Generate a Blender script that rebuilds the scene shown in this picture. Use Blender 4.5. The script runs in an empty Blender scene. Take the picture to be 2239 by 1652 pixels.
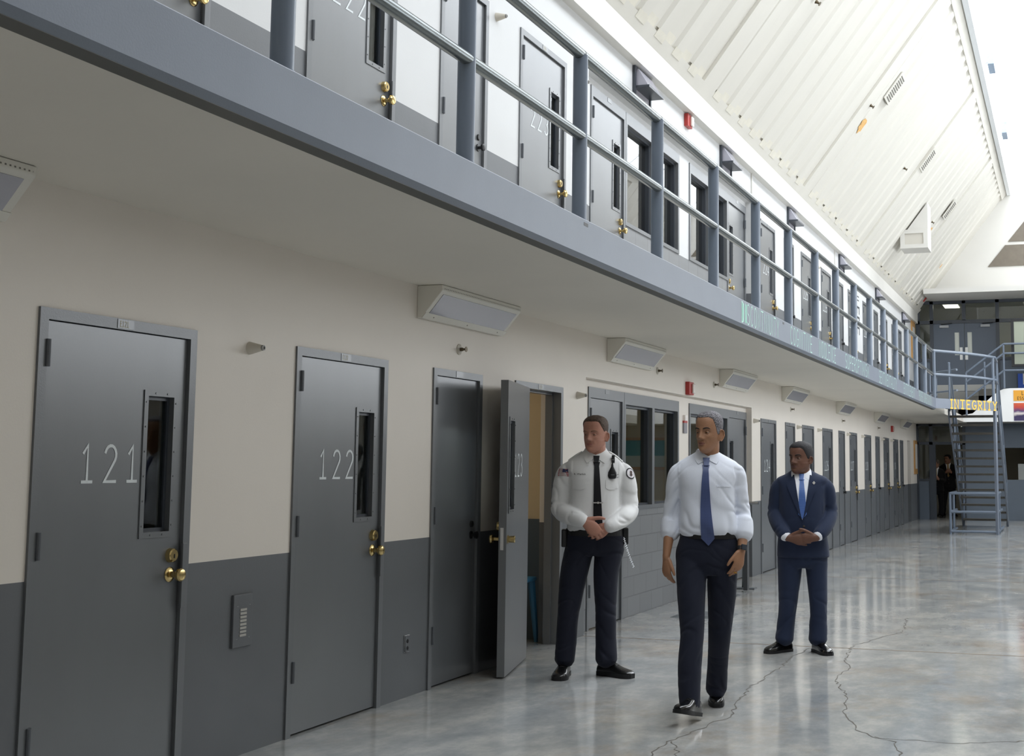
import bpy, bmesh, math, random
import numpy as np
from mathutils import Vector, Matrix, noise
from mathutils.bvhtree import BVHTree

SC = bpy.context.scene
COL = SC.collection
R = math.radians
random.seed(7)

# ------------------------------------------------------------------ camera
def set_camera():
    yaw, pitch, roll, f = .3091, .1029, -.0038, 2835.6
    cy, sy, cp, sp, cr, sr = math.cos(yaw), math.sin(yaw), math.cos(pitch), math.sin(pitch), math.cos(roll), math.sin(roll)
    fwd = Vector((-sy * cp, cy * cp, sp)); right = Vector((cy, sy, 0)); down = -right.cross(fwd)
    r = right * cr + down * sr; d = -right * sr + down * cr
    cam = bpy.data.cameras.new('camera'); o = bpy.data.objects.new('camera', cam); COL.objects.link(o)
    m = Matrix((r, -d, -fwd)).transposed().to_4x4(); m.translation = (4.213, 0, 1.53)
    o.matrix_world = m
    cam.sensor_width = 36; cam.lens = f / 2239 * 36
    cam.shift_x = (1119.5 - 1429.6) / 2239; cam.shift_y = -(826 - 723.07) / 2239
    cam.clip_start = .05; cam.clip_end = 200
    SC.camera = o
set_camera()

# ------------------------------------------------------------------ sky, daylight, exposure
W = bpy.data.worlds.new('sky'); SC.world = W; W.use_nodes = True
bg = W.node_tree.nodes['Background']; bg.inputs[0].default_value = (.93, .97, 1, 1); bg.inputs[1].default_value = 6.5
def portal(name, loc, rot, sx, sy):
    l = bpy.data.lights.new(name, 'AREA'); l.shape = 'RECTANGLE'; l.size = sx; l.size_y = sy
    l.cycles.is_portal = True
    o = bpy.data.objects.new(name, l); COL.objects.link(o); o.location = loc; o.rotation_euler = rot
portal('skylight_portal', (4.6, 20.1, 9.5), (0, 0, 0), 3.66, 36.2)
portal('fill_window_portal', (9.15, 23, 4.4), (0, R(90), 0), 2.6, 22)  # guides sky light through the added windows in the right wall
SC.view_settings.view_transform = 'Standard'; SC.view_settings.look = 'None'
SC.view_settings.gamma = 1; SC.view_settings.use_curve_mapping = False
SC.view_settings.exposure = -0.05
SC.cycles.use_denoising = True
SC.cycles.max_bounces = 8; SC.cycles.diffuse_bounces = 5; SC.cycles.glossy_bounces = 4
SC.cycles.transparent_max_bounces = 12; SC.cycles.sample_clamp_indirect = 6
SC.cycles.caustics_reflective = False; SC.cycles.caustics_refractive = False

# ------------------------------------------------------------------ materials
MATS = {}
def srgb(c):
    if isinstance(c, str): c = [int(c[i:i + 2], 16) / 255 for i in (0, 2, 4)]
    return tuple(((x / 12.92) if x <= .04045 else ((x + .055) / 1.055) ** 2.4) for x in c) + (1,)
def mat(name, col, rough=.5, metal=0, spec=.5, bump=0, bscale=60, var=0, vscale=3, coat=0, emit=0, stretch=(1, 1, 1)):
    if name in MATS: return MATS[name]
    m = bpy.data.materials.new(name); m.use_nodes = True; MATS[name] = m
    nt = m.node_tree; b = nt.nodes['Principled BSDF']; c = srgb(col)
    b.inputs['Base Color'].default_value = c; b.inputs['Roughness'].default_value = rough
    b.inputs['Metallic'].default_value = metal; b.inputs['Specular IOR Level'].default_value = spec
    b.inputs['Coat Weight'].default_value = coat; b.inputs['Coat Roughness'].default_value = .38 if coat < .4 else .05
    if emit: b.inputs['Emission Color'].default_value = c; b.inputs['Emission Strength'].default_value = emit
    if bump or var:
        tc = nt.nodes.new('ShaderNodeTexCoord'); mp = nt.nodes.new('ShaderNodeMapping'); mp.inputs['Scale'].default_value = stretch
        nt.links.new(tc.outputs['Object'], mp.inputs[0])
    if bump:
        n = nt.nodes.new('ShaderNodeTexNoise'); n.inputs['Scale'].default_value = bscale; n.inputs['Detail'].default_value = 4
        bp = nt.nodes.new('ShaderNodeBump'); bp.inputs['Strength'].default_value = bump; bp.inputs['Distance'].default_value = .01
        nt.links.new(mp.outputs[0], n.inputs['Vector']); nt.links.new(n.outputs[0], bp.inputs['Height']); nt.links.new(bp.outputs[0], b.inputs['Normal'])
    if var:
        n = nt.nodes.new('ShaderNodeTexNoise'); n.inputs['Scale'].default_value = vscale; n.inputs['Detail'].default_value = 5
        hs = nt.nodes.new('ShaderNodeHueSaturation'); hs.inputs['Color'].default_value = c
        mr = nt.nodes.new('ShaderNodeMapRange'); mr.inputs[1].default_value = .3; mr.inputs[2].default_value = .7
        mr.inputs[3].default_value = 1 - var; mr.inputs[4].default_value = 1 + var
        nt.links.new(mp.outputs[0], n.inputs['Vector']); nt.links.new(n.outputs[0], mr.inputs[0]); nt.links.new(mr.outputs[0], hs.inputs['Value'])
        nt.links.new(hs.outputs[0], b.inputs['Base Color'])
    return m
def glass_mat(name, tint=(1, 1, 1), ior=1.5):
    m = bpy.data.materials.new(name); m.use_nodes = True; nt = m.node_tree; nt.nodes.clear(); MATS[name] = m
    o = nt.nodes.new('ShaderNodeOutputMaterial'); mx = nt.nodes.new('ShaderNodeMixShader')
    t = nt.nodes.new('ShaderNodeBsdfTransparent'); t.inputs[0].default_value = (*tint, 1)
    g = nt.nodes.new('ShaderNodeBsdfGlossy'); g.inputs['Roughness'].default_value = .01
    lw = nt.nodes.new('ShaderNodeLayerWeight'); lw.inputs[0].default_value = .5; f0 = ((ior - 1) / (ior + 1)) ** 2
    pw = nt.nodes.new('ShaderNodeMath'); pw.operation = 'POWER'; pw.inputs[1].default_value = 5; nt.links.new(lw.outputs['Facing'], pw.inputs[0])
    f = nt.nodes.new('ShaderNodeMath'); f.operation = 'MULTIPLY_ADD'; f.inputs[1].default_value = 1 - f0; f.inputs[2].default_value = f0; nt.links.new(pw.outputs[0], f.inputs[0])
    nt.links.new(f.outputs[0], mx.inputs[0]); nt.links.new(t.outputs[0], mx.inputs[1]); nt.links.new(g.outputs[0], mx.inputs[2]); nt.links.new(mx.outputs[0], o.inputs[0])
    return m
M_CREAM = mat('cream_paint', 'e5ded5', .55, bump=.05, bscale=90, var=.02, vscale=1.5)
M_UPPER = mat('upper_wall_paint', 'cfd0d1', .5, bump=.05, bscale=90, var=.02, vscale=1.5)
M_WHITE = mat('white_paint', 'd3d1cc', .5, bump=.05, bscale=60, var=.02, vscale=1)
M_BAND = mat('dark_grey_band', '64676b', .42, bump=.05, bscale=90, var=.05, vscale=2)
M_SOFFIT = mat('soffit_paint', 'e2ddd3', .6, bump=.05, bscale=50, var=.03, vscale=1)
M_DOOR = mat('grey_door_paint', '64676b', .28, spec=.8, coat=.35, bump=.02, bscale=160, var=.06, vscale=2.5, stretch=(1, 1, .35))
M_FRAME = mat('grey_frame_paint', '6b6e72', .32, spec=.7, bump=.06, bscale=140, var=.03)
M_STEEL = mat('blue_grey_steel', '707885', .38, bump=.04, bscale=120, var=.04, vscale=3)
M_POST = mat('blue_grey_post', '687382', .32, bump=.03, bscale=150)
M_RAIL = mat('worn_steel_rail', '6f7576', .27, metal=.7, bump=.08, bscale=40, var=.15, vscale=9, stretch=(1, .2, 1))
M_DARK = mat('dark_frame', '3c4149', .35)
M_BLACK = mat('black_plastic', '16171a', .4)
M_RUBBER = mat('soft_black', '101013', .6)
M_HINGE = mat('hinge_paint', '5a5e64', .4)
M_BRASS = mat('brass', 'c9b27c', .22, metal=1)
M_CHROME = mat('chrome', 'c8cacc', .18, metal=1)
M_CHALK = mat('white_chalk_paint', 'e0e6e9', .7, var=.06, vscale=40)
M_FIXT = mat('fixture_white', 'dedbd2', .4)
M_LENS = mat('frosted_lens', 'a8a7b0', .16, bump=.08, bscale=150, spec=.6)
M_LENSD = mat('smoky_lens', 'b4b3c0', .12, spec=.8)
M_CEIL = mat('ceiling_paint', 'd4d1c9', .55, var=.03, vscale=2, stretch=(.2, 1, .2))
M_CEILP = mat('ceiling_plate', 'd8d4c8', .6, var=.05, vscale=8)
M_RED = mat('alarm_red', 'b23a36', .4)
M_MINT = mat('mint_paint', '8fc7b4', .6)
M_MINTL = mat('pale_mint_paint', 'b4dacd', .6)
M_GOLD = mat('gold_paint', 'e8bd4a', .5)
M_LOUVER = mat('louvre_brown', '6f675c', .7, var=.08, vscale=6)
M_TREAD = mat('stair_tread', '55524c', .6, var=.1, vscale=10)
M_GLASS = glass_mat('window_glass', (.86, .9, .9), 1.55)
M_GLASSU = glass_mat('reflective_window_glass', (.55, .58, .6), 5.0)
M_SKYGLASS = glass_mat('skylight_glass', (.97, .98, 1), 1.2)
M_LIT = mat('lit_lamp_panel', 'fff6e4', .5, emit=6)
M_DIMW = mat('back_room_wall', 'b9b5a6', .7)
M_CELLW = mat('cell_wall', 'c6b697', .65, bump=.1, bscale=80)
M_TEAL = mat('teal_band', '4c5a66', .5)
M_BLUECH = mat('blue_chair_plastic', '3a7396', .4)
M_TAN = mat('tan_wood', 'b58a55', .55)
M_RUST = mat('rust_stain', 'd8aa6a', .8, var=.3, vscale=20)
M_CRACK = mat('crack_line', '5f5b54', .9)
M_JOINT = mat('joint_line', '7d6a55', .8)
M_CMU = None

def cmu_mat():
    m = mat('block_wall_grey', '7b7d80', .4, bump=.1, bscale=100); nt = m.node_tree; b = nt.nodes['Principled BSDF']
    tc = nt.nodes.new('ShaderNodeTexCoord'); sp = nt.nodes.new('ShaderNodeSeparateXYZ'); cb = nt.nodes.new('ShaderNodeCombineXYZ')
    br = nt.nodes.new('ShaderNodeTexBrick'); br.inputs['Scale'].default_value = 1; br.inputs['Brick Width'].default_value = .4; br.inputs['Row Height'].default_value = .2
    br.inputs['Mortar Size'].default_value = .006; br.inputs['Color1'].default_value = srgb('7f8184'); br.inputs['Color2'].default_value = srgb('797b7e'); br.inputs['Mortar'].default_value = srgb('6c6e71')
    nt.links.new(tc.outputs['Object'], sp.inputs[0]); nt.links.new(sp.outputs[1], cb.inputs[0]); nt.links.new(sp.outputs[2], cb.inputs[1]); nt.links.new(cb.outputs[0], br.inputs['Vector'])
    nt.links.new(br.outputs[0], b.inputs['Base Color'])
    bp = nt.nodes.new('ShaderNodeBump'); bp.invert = True; bp.inputs['Strength'].default_value = .6; bp.inputs['Distance'].default_value = .01
    nt.links.new(br.outputs['Fac'], bp.inputs['Height']); nt.links.new(bp.outputs[0], b.inputs['Normal'])
    return m
M_CMU = cmu_mat()

def floor_mat():
    m = bpy.data.materials.new('polished_concrete'); m.use_nodes = True; nt = m.node_tree; b = nt.nodes['Principled BSDF']; L = nt.links.new
    tc = nt.nodes.new('ShaderNodeTexCoord')
    def noi(sc, st, det=6, rough=.6):
        mp = nt.nodes.new('ShaderNodeMapping'); mp.inputs['Scale'].default_value = st; n = nt.nodes.new('ShaderNodeTexNoise')
        n.inputs['Scale'].default_value = sc; n.inputs['Detail'].default_value = det; n.inputs['Roughness'].default_value = rough
        L(tc.outputs['Object'], mp.inputs[0]); L(mp.outputs[0], n.inputs['Vector']); return n.outputs[0]
    n1 = noi(.8, (1, .5, 1)); n2 = noi(3.2, (1, .6, 1), 9, .72); n3 = noi(.9, (.8, .6, 1), 8, .7)
    def ramp(src, stops):
        r = nt.nodes.new('ShaderNodeValToRGB'); e = r.color_ramp.elements
        e[0].position, e[0].color = stops[0][0], srgb(stops[0][1]); e[1].position, e[1].color = stops[-1][0], srgb(stops[-1][1])
        for p, c in stops[1:-1]: x = e.new(p); x.color = srgb(c)
        L(src, r.inputs[0]); return r.outputs[0]
    def mix(a, c, f, mode='MIX'):
        x = nt.nodes.new('ShaderNodeMix'); x.data_type = 'RGBA'; x.blend_type = mode
        if isinstance(f, float): x.inputs[0].default_value = f
        else: L(f, x.inputs[0])
        L(a, x.inputs[6]); L(c, x.inputs[7]); return x.outputs[2]
    base = ramp(n1, [(.3, '898f94'), (.5, 'a3a4a3'), (.7, 'b6b1a7')])
    det = ramp(n2, [(.3, '72787e'), (.5, 'a5a7a6'), (.7, 'dad6cc')])
    c = mix(base, det, .5)
    warm = nt.nodes.new('ShaderNodeValToRGB'); warm.color_ramp.elements[0].position = .52; warm.color_ramp.elements[1].position = .72
    L(n3, warm.inputs[0]); rgb = nt.nodes.new('ShaderNodeRGB'); rgb.outputs[0].default_value = srgb('97794f')
    mm = nt.nodes.new('ShaderNodeMath'); mm.operation = 'MULTIPLY'; mm.inputs[1].default_value = .55; L(warm.outputs[0], mm.inputs[0])
    c = mix(c, rgb.outputs[0], mm.outputs[0]); L(c, b.inputs['Base Color'])
    b.inputs['Specular IOR Level'].default_value = .6
    rr = nt.nodes.new('ShaderNodeMapRange'); rr.inputs[1].default_value = .3; rr.inputs[2].default_value = .7; rr.inputs[3].default_value = .085; rr.inputs[4].default_value = .13
    L(n2, rr.inputs[0]); L(rr.outputs[0], b.inputs['Roughness'])
    n4 = noi(2.5, (.5, 1.6, 1), 2); bp = nt.nodes.new('ShaderNodeBump'); bp.inputs['Strength'].default_value = .05; bp.inputs['Distance'].default_value = .02
    L(n4, bp.inputs['Height']); L(bp.outputs[0], b.inputs['Normal'])
    return m
M_FLOOR = floor_mat()

# ------------------------------------------------------------------ mesh helpers
class MB:
    def __init__(s): s.v = []; s.f = []; s.m = []
    def add(s, vs, fs, mi=0):
        b = len(s.v); s.v += [tuple(v) for v in vs]; s.f += [tuple(i + b for i in f) for f in fs]; s.m += [mi] * len(fs); return s
    def box(s, x0, x1, y0, y1, z0, z1, mi=0):
        return s.add([(x0, y0, z0), (x1, y0, z0), (x1, y1, z0), (x0, y1, z0), (x0, y0, z1), (x1, y0, z1), (x1, y1, z1), (x0, y1, z1)],
                     [(0, 3, 2, 1), (4, 5, 6, 7), (0, 1, 5, 4), (1, 2, 6, 5), (2, 3, 7, 6), (3, 0, 4, 7)], mi)
    def prism(s, poly, a, b, mi=0):   # poly of (x,z) extruded along y
        n = len(poly)
        return s.add([(x, a, z) for x, z in poly] + [(x, b, z) for x, z in poly],
                     [tuple(range(n)), tuple(range(2 * n - 1, n - 1, -1))] + [(i, (i + 1) % n + 0, (i + 1) % n + n, i + n)[::-1] for i in range(n)], mi)
    def rings(s, rs, mi=0, caps=True):
        n = len(rs[0]); vs = [p for r in rs for p in r]; fs = []
        for k in range(len(rs) - 1):
            for i in range(n): j = (i + 1) % n; fs.append((k * n + i, k * n + j, (k + 1) * n + j, (k + 1) * n + i))
        if caps: fs += [tuple(range(n - 1, -1, -1)), tuple(range((len(rs) - 1) * n, len(rs) * n))]
        return s.add(vs, fs, mi)
    def tube(s, pts, r, n=12, mi=0, ref=(0, 0, 1)):
        pts = [Vector(p) for p in pts]; rr = r if isinstance(r, (list, tuple)) else [r] * len(pts); rs = []
        for i, p in enumerate(pts):
            t = (pts[min(i + 1, len(pts) - 1)] - pts[max(i - 1, 0)]).normalized(); u = Vector(ref); u = u - t * u.dot(t)
            if u.length < .05: u = Vector((1, 0, .01)); u = u - t * u.dot(t)
            u.normalize(); v = t.cross(u)
            rs.append([p + (u * math.cos(a) + v * math.sin(a)) * rr[i] for a in [2 * math.pi * k / n for k in range(n)]])
        return s.rings(rs, mi)
    def lathe(s, prof, c, ax='x', n=20, mi=0):  # prof: (dist along axis, radius)
        rs = []
        for d, r in prof:
            rs.append([{'x': (c[0] + d, c[1] + r * math.cos(a), c[2] + r * math.sin(a)), 'z': (c[0] + r * math.cos(a), c[1] + r * math.sin(a), c[2] + d), 'y': (c[0] + r * math.sin(a), c[1] + d, c[2] + r * math.cos(a))}[ax] for a in [2 * math.pi * k / n for k in range(n)]])
        return s.rings(rs, mi)
    def build(s, name, mats, parent=None, smooth=False, bevel=0, loc=None):
        me = bpy.data.meshes.new(name); me.from_pydata(s.v, [], s.f)
        for m in (mats if isinstance(mats, (list, tuple)) else [mats]): me.materials.append(m)
        if any(s.m): me.polygons.foreach_set('material_index', s.m)
        bm = bmesh.new(); bm.from_mesh(me); bmesh.ops.recalc_face_normals(bm, faces=bm.faces); bm.to_mesh(me); bm.free()
        if smooth is True: me.polygons.foreach_set('use_smooth', [True] * len(me.polygons))
        o = bpy.data.objects.new(name, me); COL.objects.link(o)
        if smooth == 'auto':
            me.polygons.foreach_set('use_smooth', [True] * len(me.polygons)); md = o.modifiers.new('edge', 'EDGE_SPLIT'); md.split_angle = R(35)
        if bevel:
            md = o.modifiers.new('bevel', 'BEVEL'); md.width = bevel; md.segments = 2; md.limit_method = 'ANGLE'; md.angle_limit = R(40)
        if parent: o.parent = parent
        if loc: o.location = loc
        return o
def tag(o, label=None, cat=None, group=None, kind=None):
    if label: o['label'] = label
    if cat: o['category'] = cat
    if group: o['group'] = group
    if kind: o['kind'] = kind
    return o
def empty(name, loc=(0, 0, 0), rz=0):
    o = bpy.data.objects.new(name, None); COL.objects.link(o); o.location = loc; o.rotation_euler = (0, 0, rz); o.empty_display_size = .1; return o

def wall_grid(mb, ya, yb, za, zb, holes, xf, xb, zbreaks=(), mfun=None, full=True):
    """slab between x=xb (back) and x=xf (front) in the y-z plane with rectangular holes"""
    ys = sorted({ya, yb, *[v for h in holes for v in h[:2]]}); zs = sorted({za, zb, *[v for h in holes for v in h[2:4]], *zbreaks})
    ys = [y for y in ys if ya <= y <= yb]; zs = [z for z in zs if za <= z <= zb]
    def solid(i, k):
        if i < 0 or k < 0 or i >= len(ys) - 1 or k >= len(zs) - 1: return False
        y = (ys[i] + ys[i + 1]) / 2; z = (zs[k] + zs[k + 1]) / 2
        return not any(h[0] < y < h[1] and h[2] < z < h[3] for h in holes)
    for i in range(len(ys) - 1):
        for k in range(len(zs) - 1):
            if not solid(i, k): continue
            a, b, c, d = ys[i], ys[i + 1], zs[k], zs[k + 1]; mi = mfun((a + b) / 2, (c + d) / 2) if mfun else 0
            mb.add([(xf, a, c), (xf, b, c), (xf, b, d), (xf, a, d)], [(0, 1, 2, 3)], mi)
            mb.add([(xb, a, c), (xb, b, c), (xb, b, d), (xb, a, d)], [(3, 2, 1, 0)], mi)
            if not solid(i - 1, k): mb.add([(xf, a, c), (xf, a, d), (xb, a, d), (xb, a, c)], [(0, 1, 2, 3)], mi)
            if not solid(i + 1, k): mb.add([(xf, b, c), (xb, b, c), (xb, b, d), (xf, b, d)], [(0, 1, 2, 3)], mi)
            if not solid(i, k - 1): mb.add([(xf, a, c), (xb, a, c), (xb, b, c), (xf, b, c)], [(0, 1, 2, 3)], mi)
            if not solid(i, k + 1): mb.add([(xf, a, d), (xf, b, d), (xb, b, d), (xb, a, d)], [(0, 1, 2, 3)], mi)
    return mb

# ------------------------------------------------------------------ stroke lettering (hand painted look)
def arc(cx, cy, rx, ry, a0, a1, n=10): return [(cx + rx * math.cos(R(a0 + (a1 - a0) * i / n)), cy + ry * math.sin(R(a0 + (a1 - a0) * i / n))) for i in range(n + 1)]
GL = {
 '1': [[(.12, .78), (.3, 1), (.3, 0)], [(.08, 0), (.52, 0)]],
 '2': [arc(.3, .74, .25, .26, 165, -35, 9) + [(.05, 0), (.56, 0)]],
 '3': [arc(.27, .76, .24, .24, 150, -80, 9) + arc(.27, .26, .27, .26, 80, -150, 9)],
 '4': [[(.42, 0), (.42, 1), (.03, .32), (.58, .32)]],
 '5': [[(.52, 1), (.12, 1), (.08, .56)] + arc(.27, .31, .27, .31, 115, -145, 10)],
 '6': [arc(.42, .5, .38, .5, 90, 180, 6) + arc(.3, .28, .26, .28, 180, 540, 12)],
 '7': [[(.04, 1), (.56, 1), (.2, 0)]],
 '8': [arc(.3, .75, .22, .24, 0, 360, 12), arc(.3, .26, .27, .26, 0, 360, 12)],
 '9': [arc(.3, .72, .26, .28, 0, 360, 12), [(.56, .72), (.5, .3), (.3, 0)]],
 '0': [arc(.3, .5, .27, .5, 0, 360, 16)],
 'A': [[(.02, 0), (.3, 1), (.58, 0)], [(.12, .35), (.48, .35)]],
 'C': [arc(.32, .5, .29, .5, 50, 310, 14)],
 'D': [[(.06, 0), (.06, 1), (.2, 1)] + arc(.2, .5, .36, .5, 85, -85, 10) + [(.06, 0)]],
 'E': [[(.54, 1), (.08, 1), (.08, 0), (.54, 0)], [(.08, .52), (.46, .52)]],
 'F': [[(.54, 1), (.08, 1), (.08, 0)], [(.08, .52), (.46, .52)]],
 'G': [arc(.32, .5, .29, .5, 50, 330, 14) + [(.58, .42), (.34, .42)]],
 'H': [[(.06, 0), (.06, 1)], [(.54, 0), (.54, 1)], [(.06, .5), (.54, .5)]],
 'I': [[(.3, 0), (.3, 1)]],
 'L': [[(.08, 1), (.08, 0), (.54, 0)]],
 'M': [[(.03, 0), (.06, 1), (.3, .3), (.54, 1), (.57, 0)]],
 'N': [[(.06, 0), (.06, 1), (.54, 0), (.54, 1)]],
 'O': [arc(.3, .5, .28, .5, 0, 360, 16)],
 'P': [[(.08, 0), (.08, 1), (.28, 1)] + arc(.28, .74, .26, .26, 85, -85, 8) + [(.08, .48)]],
 'R': [[(.08, 0), (.08, 1), (.28, 1)] + arc(.28, .74, .26, .26, 85, -85, 8) + [(.08, .48)], [(.28, .48), (.56, 0)]],
 'S': [arc(.3, .75, .24, .25, 40, 270, 9) + arc(.3, .25, .26, .25, 90, -140, 9)],
 'T': [[(.02, 1), (.58, 1)], [(.3, 1), (.3, 0)]],
 'U': [[(.06, 1), (.06, .3)] + arc(.3, .28, .24, .28, 180, 360, 10) + [(.54, 1)]],
 'V': [[(.03, 1), (.3, 0), (.57, 1)]],
 'W': [[(.0, 1), (.15, 0), (.3, .7), (.45, 0), (.6, 1)]],
 'Y': [[(.03, 1), (.3, .5), (.57, 1)], [(.3, .5), (.3, 0)]],
 'Z': [[(.05, 1), (.55, 1), (.05, 0), (.55, 0)]],
 ' ': [], '/': [[(.05, 0), (.5, 1)]],
}
def strokes(mb, text, h, wscale, th, place, gap=.28, serif=False, mi=0):
    """place(u, v) -> 3D point; u runs along the text, v up"""
    x = 0
    for ch in text:
        g = list(GL[ch])
        wd = .6 if ch != 'I' else (.3 if serif else .18)
        off = 0 if ch != 'I' else (-.15 if serif else -.21)
        if serif and ch in 'INTRY': g = g + [[(.16, 0), (.44, 0)]] if ch in 'ITY' else g + [[(-.02, 0), (.2, 0)], [(-.02, 1), (.14, 1)]]
        if serif and ch == 'I': g = g + [[(.16, 1), (.44, 1)]]
        for si, st in enumerate(g):
            Q = []
            for (a, b) in st:
                p = Vector(((x + (a + off) * wscale) * h, b * h))
                if not Q or (p - Q[-1]).length > 1e-5: Q.append(p)
            if len(Q) < 2: continue
            closed = (Q[0] - Q[-1]).length < 1e-4; L, Rr = [], []
            if closed: Q = Q[:-1]
            n = len(Q)
            for i in range(n):
                p0 = Q[i - 1] if (i or closed) else None; p1 = Q[(i + 1) % n] if (i < n - 1 or closed) else None
                t0 = (Q[i] - p0).normalized() if p0 is not None else None; t1 = (p1 - Q[i]).normalized() if p1 is not None else None
                t = ((t0 or t1) + (t1 or t0)); t = t.normalized() if t.length > .2 else (t1 or t0); nn = Vector((-t.y, t.x)); c = max(.55, abs(t.dot(t0 or t1)))
                e = Vector((0, 0)) if (t0 and t1) else (t * th * .3 * (1 if t1 is None else -1))
                L.append(Q[i] + nn * th / 2 / c + e); Rr.append(Q[i] - nn * th / 2 / c + e)
            P3 = [Vector(place(*q)) for q in L] + [Vector(place(*q)) for q in Rr]
            nz = (P3[1] - P3[0]).cross(P3[n] - P3[0]).normalized(); dep = (si * 6e-5)
            ref = (Vector(place(1, 0)) - Vector(place(0, 0))).cross(Vector(place(0, 1)) - Vector(place(0, 0))).normalized()
            P3 = [q + ref * dep for q in P3]; m_ = n if closed else n - 1
            mb.add(P3, [(i, (i + 1) % n, (i + 1) % n + n, i + n) for i in range(m_)], mi)
        x += (wd + gap) * wscale
    return x * h
# ------------------------------------------------------------------ the setting
Y0, YE, XC, HW = -5.0, 38.3, 4.6, 9.2
ZS, ZU, BAND = 2.745, 2.91, 1.03
XF = 1.50                                   # outer face of the gallery edge
K = 1.019                                   # bay plane lies .08 m behind the wall face
CELLS = [(4.48, 1.06, '21'), (6.44, 1.05, '22'), (9.54, 1.025, '23'), (18.24, 1.02, '24'), (21.30, 1.01, '25'), (23.15, 1.02, '26'), (26.17, .95, '27'), (28.15, .98, '28'), (31.19, .97, '29'), (32.99, .96, '30')]
CLOSETS = [(8.13, .79), (19.93, .75), (24.86, .71), (29.82, .69), (34.34, .68)]
BAY = (11.15, 17.7)
def slope_z(x): return 5.95 + 1.32 * (x - .10)

flo = MB(); flo.box(-2.7, HW + .3, Y0 - .2, 43.5, -.2, 0)
floor = tag(flo.build('floor', M_FLOOR), 'polished grey concrete floor with cracks and saw-cut joints', 'floor', kind='structure')
jb = MB()
for y in (11.115, 18.08, 25.2): jb.add([(0.0, y - .01, .0008), (HW, y - .01, .0008), (HW, y + .01, .0008), (0.0, y + .01, .0008)], [(0, 1, 2, 3)])
jb.build('joint', M_JOINT, floor)
def crack(pts, w=.006):
    mb = MB(); P = []
    for (a, b), (c, d) in zip(pts[:-1], pts[1:]):
        n = max(2, int(math.hypot(c - a, d - b) / .05))
        for i in range(n):
            t = i / n; P.append(Vector((a + (c - a) * t + random.uniform(-.018, .018), b + (d - b) * t + random.uniform(-.018, .018), .0012)))
    P.append(Vector((*pts[-1], .0012)))
    for p, q in zip(P[:-1], P[1:]):
        t = (q - p).normalized(); n = Vector((-t.y, t.x, 0)) * w * random.uniform(.3, .75); mb.add([p - n, q - n, q + n, p + n], [(0, 1, 2, 3)])
    mb.build('crack', M_CRACK, floor)
for pts in ([(1.96, 6.2), (2.05, 6.7), (2.05, 7.10), (2.09, 7.32), (2.14, 7.66), (2.19, 7.89), (2.12, 8.39), (2.06, 8.97), (2.07, 9.55), (2.08, 9.88), (2.04, 10.44), (2.1, 11.1)], [(2.05, 7.10), (2.14, 6.9), (2.20, 6.76), (2.3, 6.3)],
            [(2.40, 11.28), (2.47, 10.47), (2.60, 10.06), (2.54, 9.62), (2.65, 9.17), (2.77, 8.78), (2.84, 8.18), (2.97, 7.81), (3.10, 7.57), (3.25, 7.48), (3.31, 7.16), (3.3, 6.6)], [(3.10, 7.57), (3.55, 7.55), (3.92, 7.73), (4.6, 7.8)], [(2.40, 11.28), (2.7, 12.4), (2.6, 13.5)]):
    crack(pts)

# left wall, with the openings of every door and window
hol = []
for zb in (0, ZU):
    hol += [(y, y + w, zb, zb + 2.20) for y, w, _ in CELLS] + [(y, y + w, zb, zb + 2.20) for y, w in CLOSETS] + [(BAY[0], BAY[1], zb, zb + 2.33)]
hol.append((36.0, 36.75, 0, 2.22))
def wm(y, z): return 1 if (z < BAND or ZU < z < ZU + BAND) else (2 if z > ZU else 0)
wl = MB(); wall_grid(wl, Y0, YE, 0, 5.95, hol, 0, -.2, (BAND, ZU, ZU + BAND), wm)
tag(wl.build('wall_left', [M_CREAM, M_BAND, M_UPPER]), 'long cream cell block wall with a dark grey lower band', 'wall', kind='structure')
# recessed control room bays (lower and upper)
B = dict(d1=(11.41, 12.43), w1=(12.43, 14.37), w2=(14.81, 16.65), d2=(16.65, 17.68))
for nm, zb in (('wall_bay', 0), ('wall_bay_upper', ZU)):
    mb = MB()
    wall_grid(mb, BAY[0] - .1, BAY[1] + .1, zb, zb + 2.4, [(B['d1'][0], B['d1'][1], zb, zb + 2.26), (B['w1'][0], B['w1'][1], zb + 1.07, zb + 2.26), (B['w2'][0], B['w2'][1], zb + 1.07, zb + 2.26), (B['d2'][0], B['d2'][1], zb, zb + 2.26)], -.08, -.24, (zb + 1.07,), lambda y, z, zb=zb: 1 if z < zb + 1.07 else 0)
    tag(mb.build(nm, [M_UPPER if zb else M_CREAM, M_CMU]), 'block wall bay around the control room windows' + (' on the upper level' if zb else ' on the ground level'), 'wall', kind='structure')
# rooms behind the wall
mb = MB(); mb.box(-2.7, -2.6, Y0, YE, 0, 5.9)
for y in (3.9, 7.9, 9.2, 10.75, 11.0, 17.8, 19.6, 26.0): mb.box(-2.6, -.2, y, y + .1, 0, 5.9)
tag(mb.build('wall_cells', M_CELLW), 'tan partition walls inside the cells', 'wall', kind='structure')
mb = MB(); mb.box(-2.6, -.2, 10.735, 10.752, 0, 1.05); tag(mb.build('trim_1', M_TEAL), 'dark teal painted band on the wall inside the open cell', 'trim', kind='structure')
mb = MB(); mb.box(-2.61, -2.585, 11.1, 17.8, 0, 1.25); tag(mb.build('trim_2', M_BAND), 'dark grey band on the wall inside the control room', 'trim', kind='structure')

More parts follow.
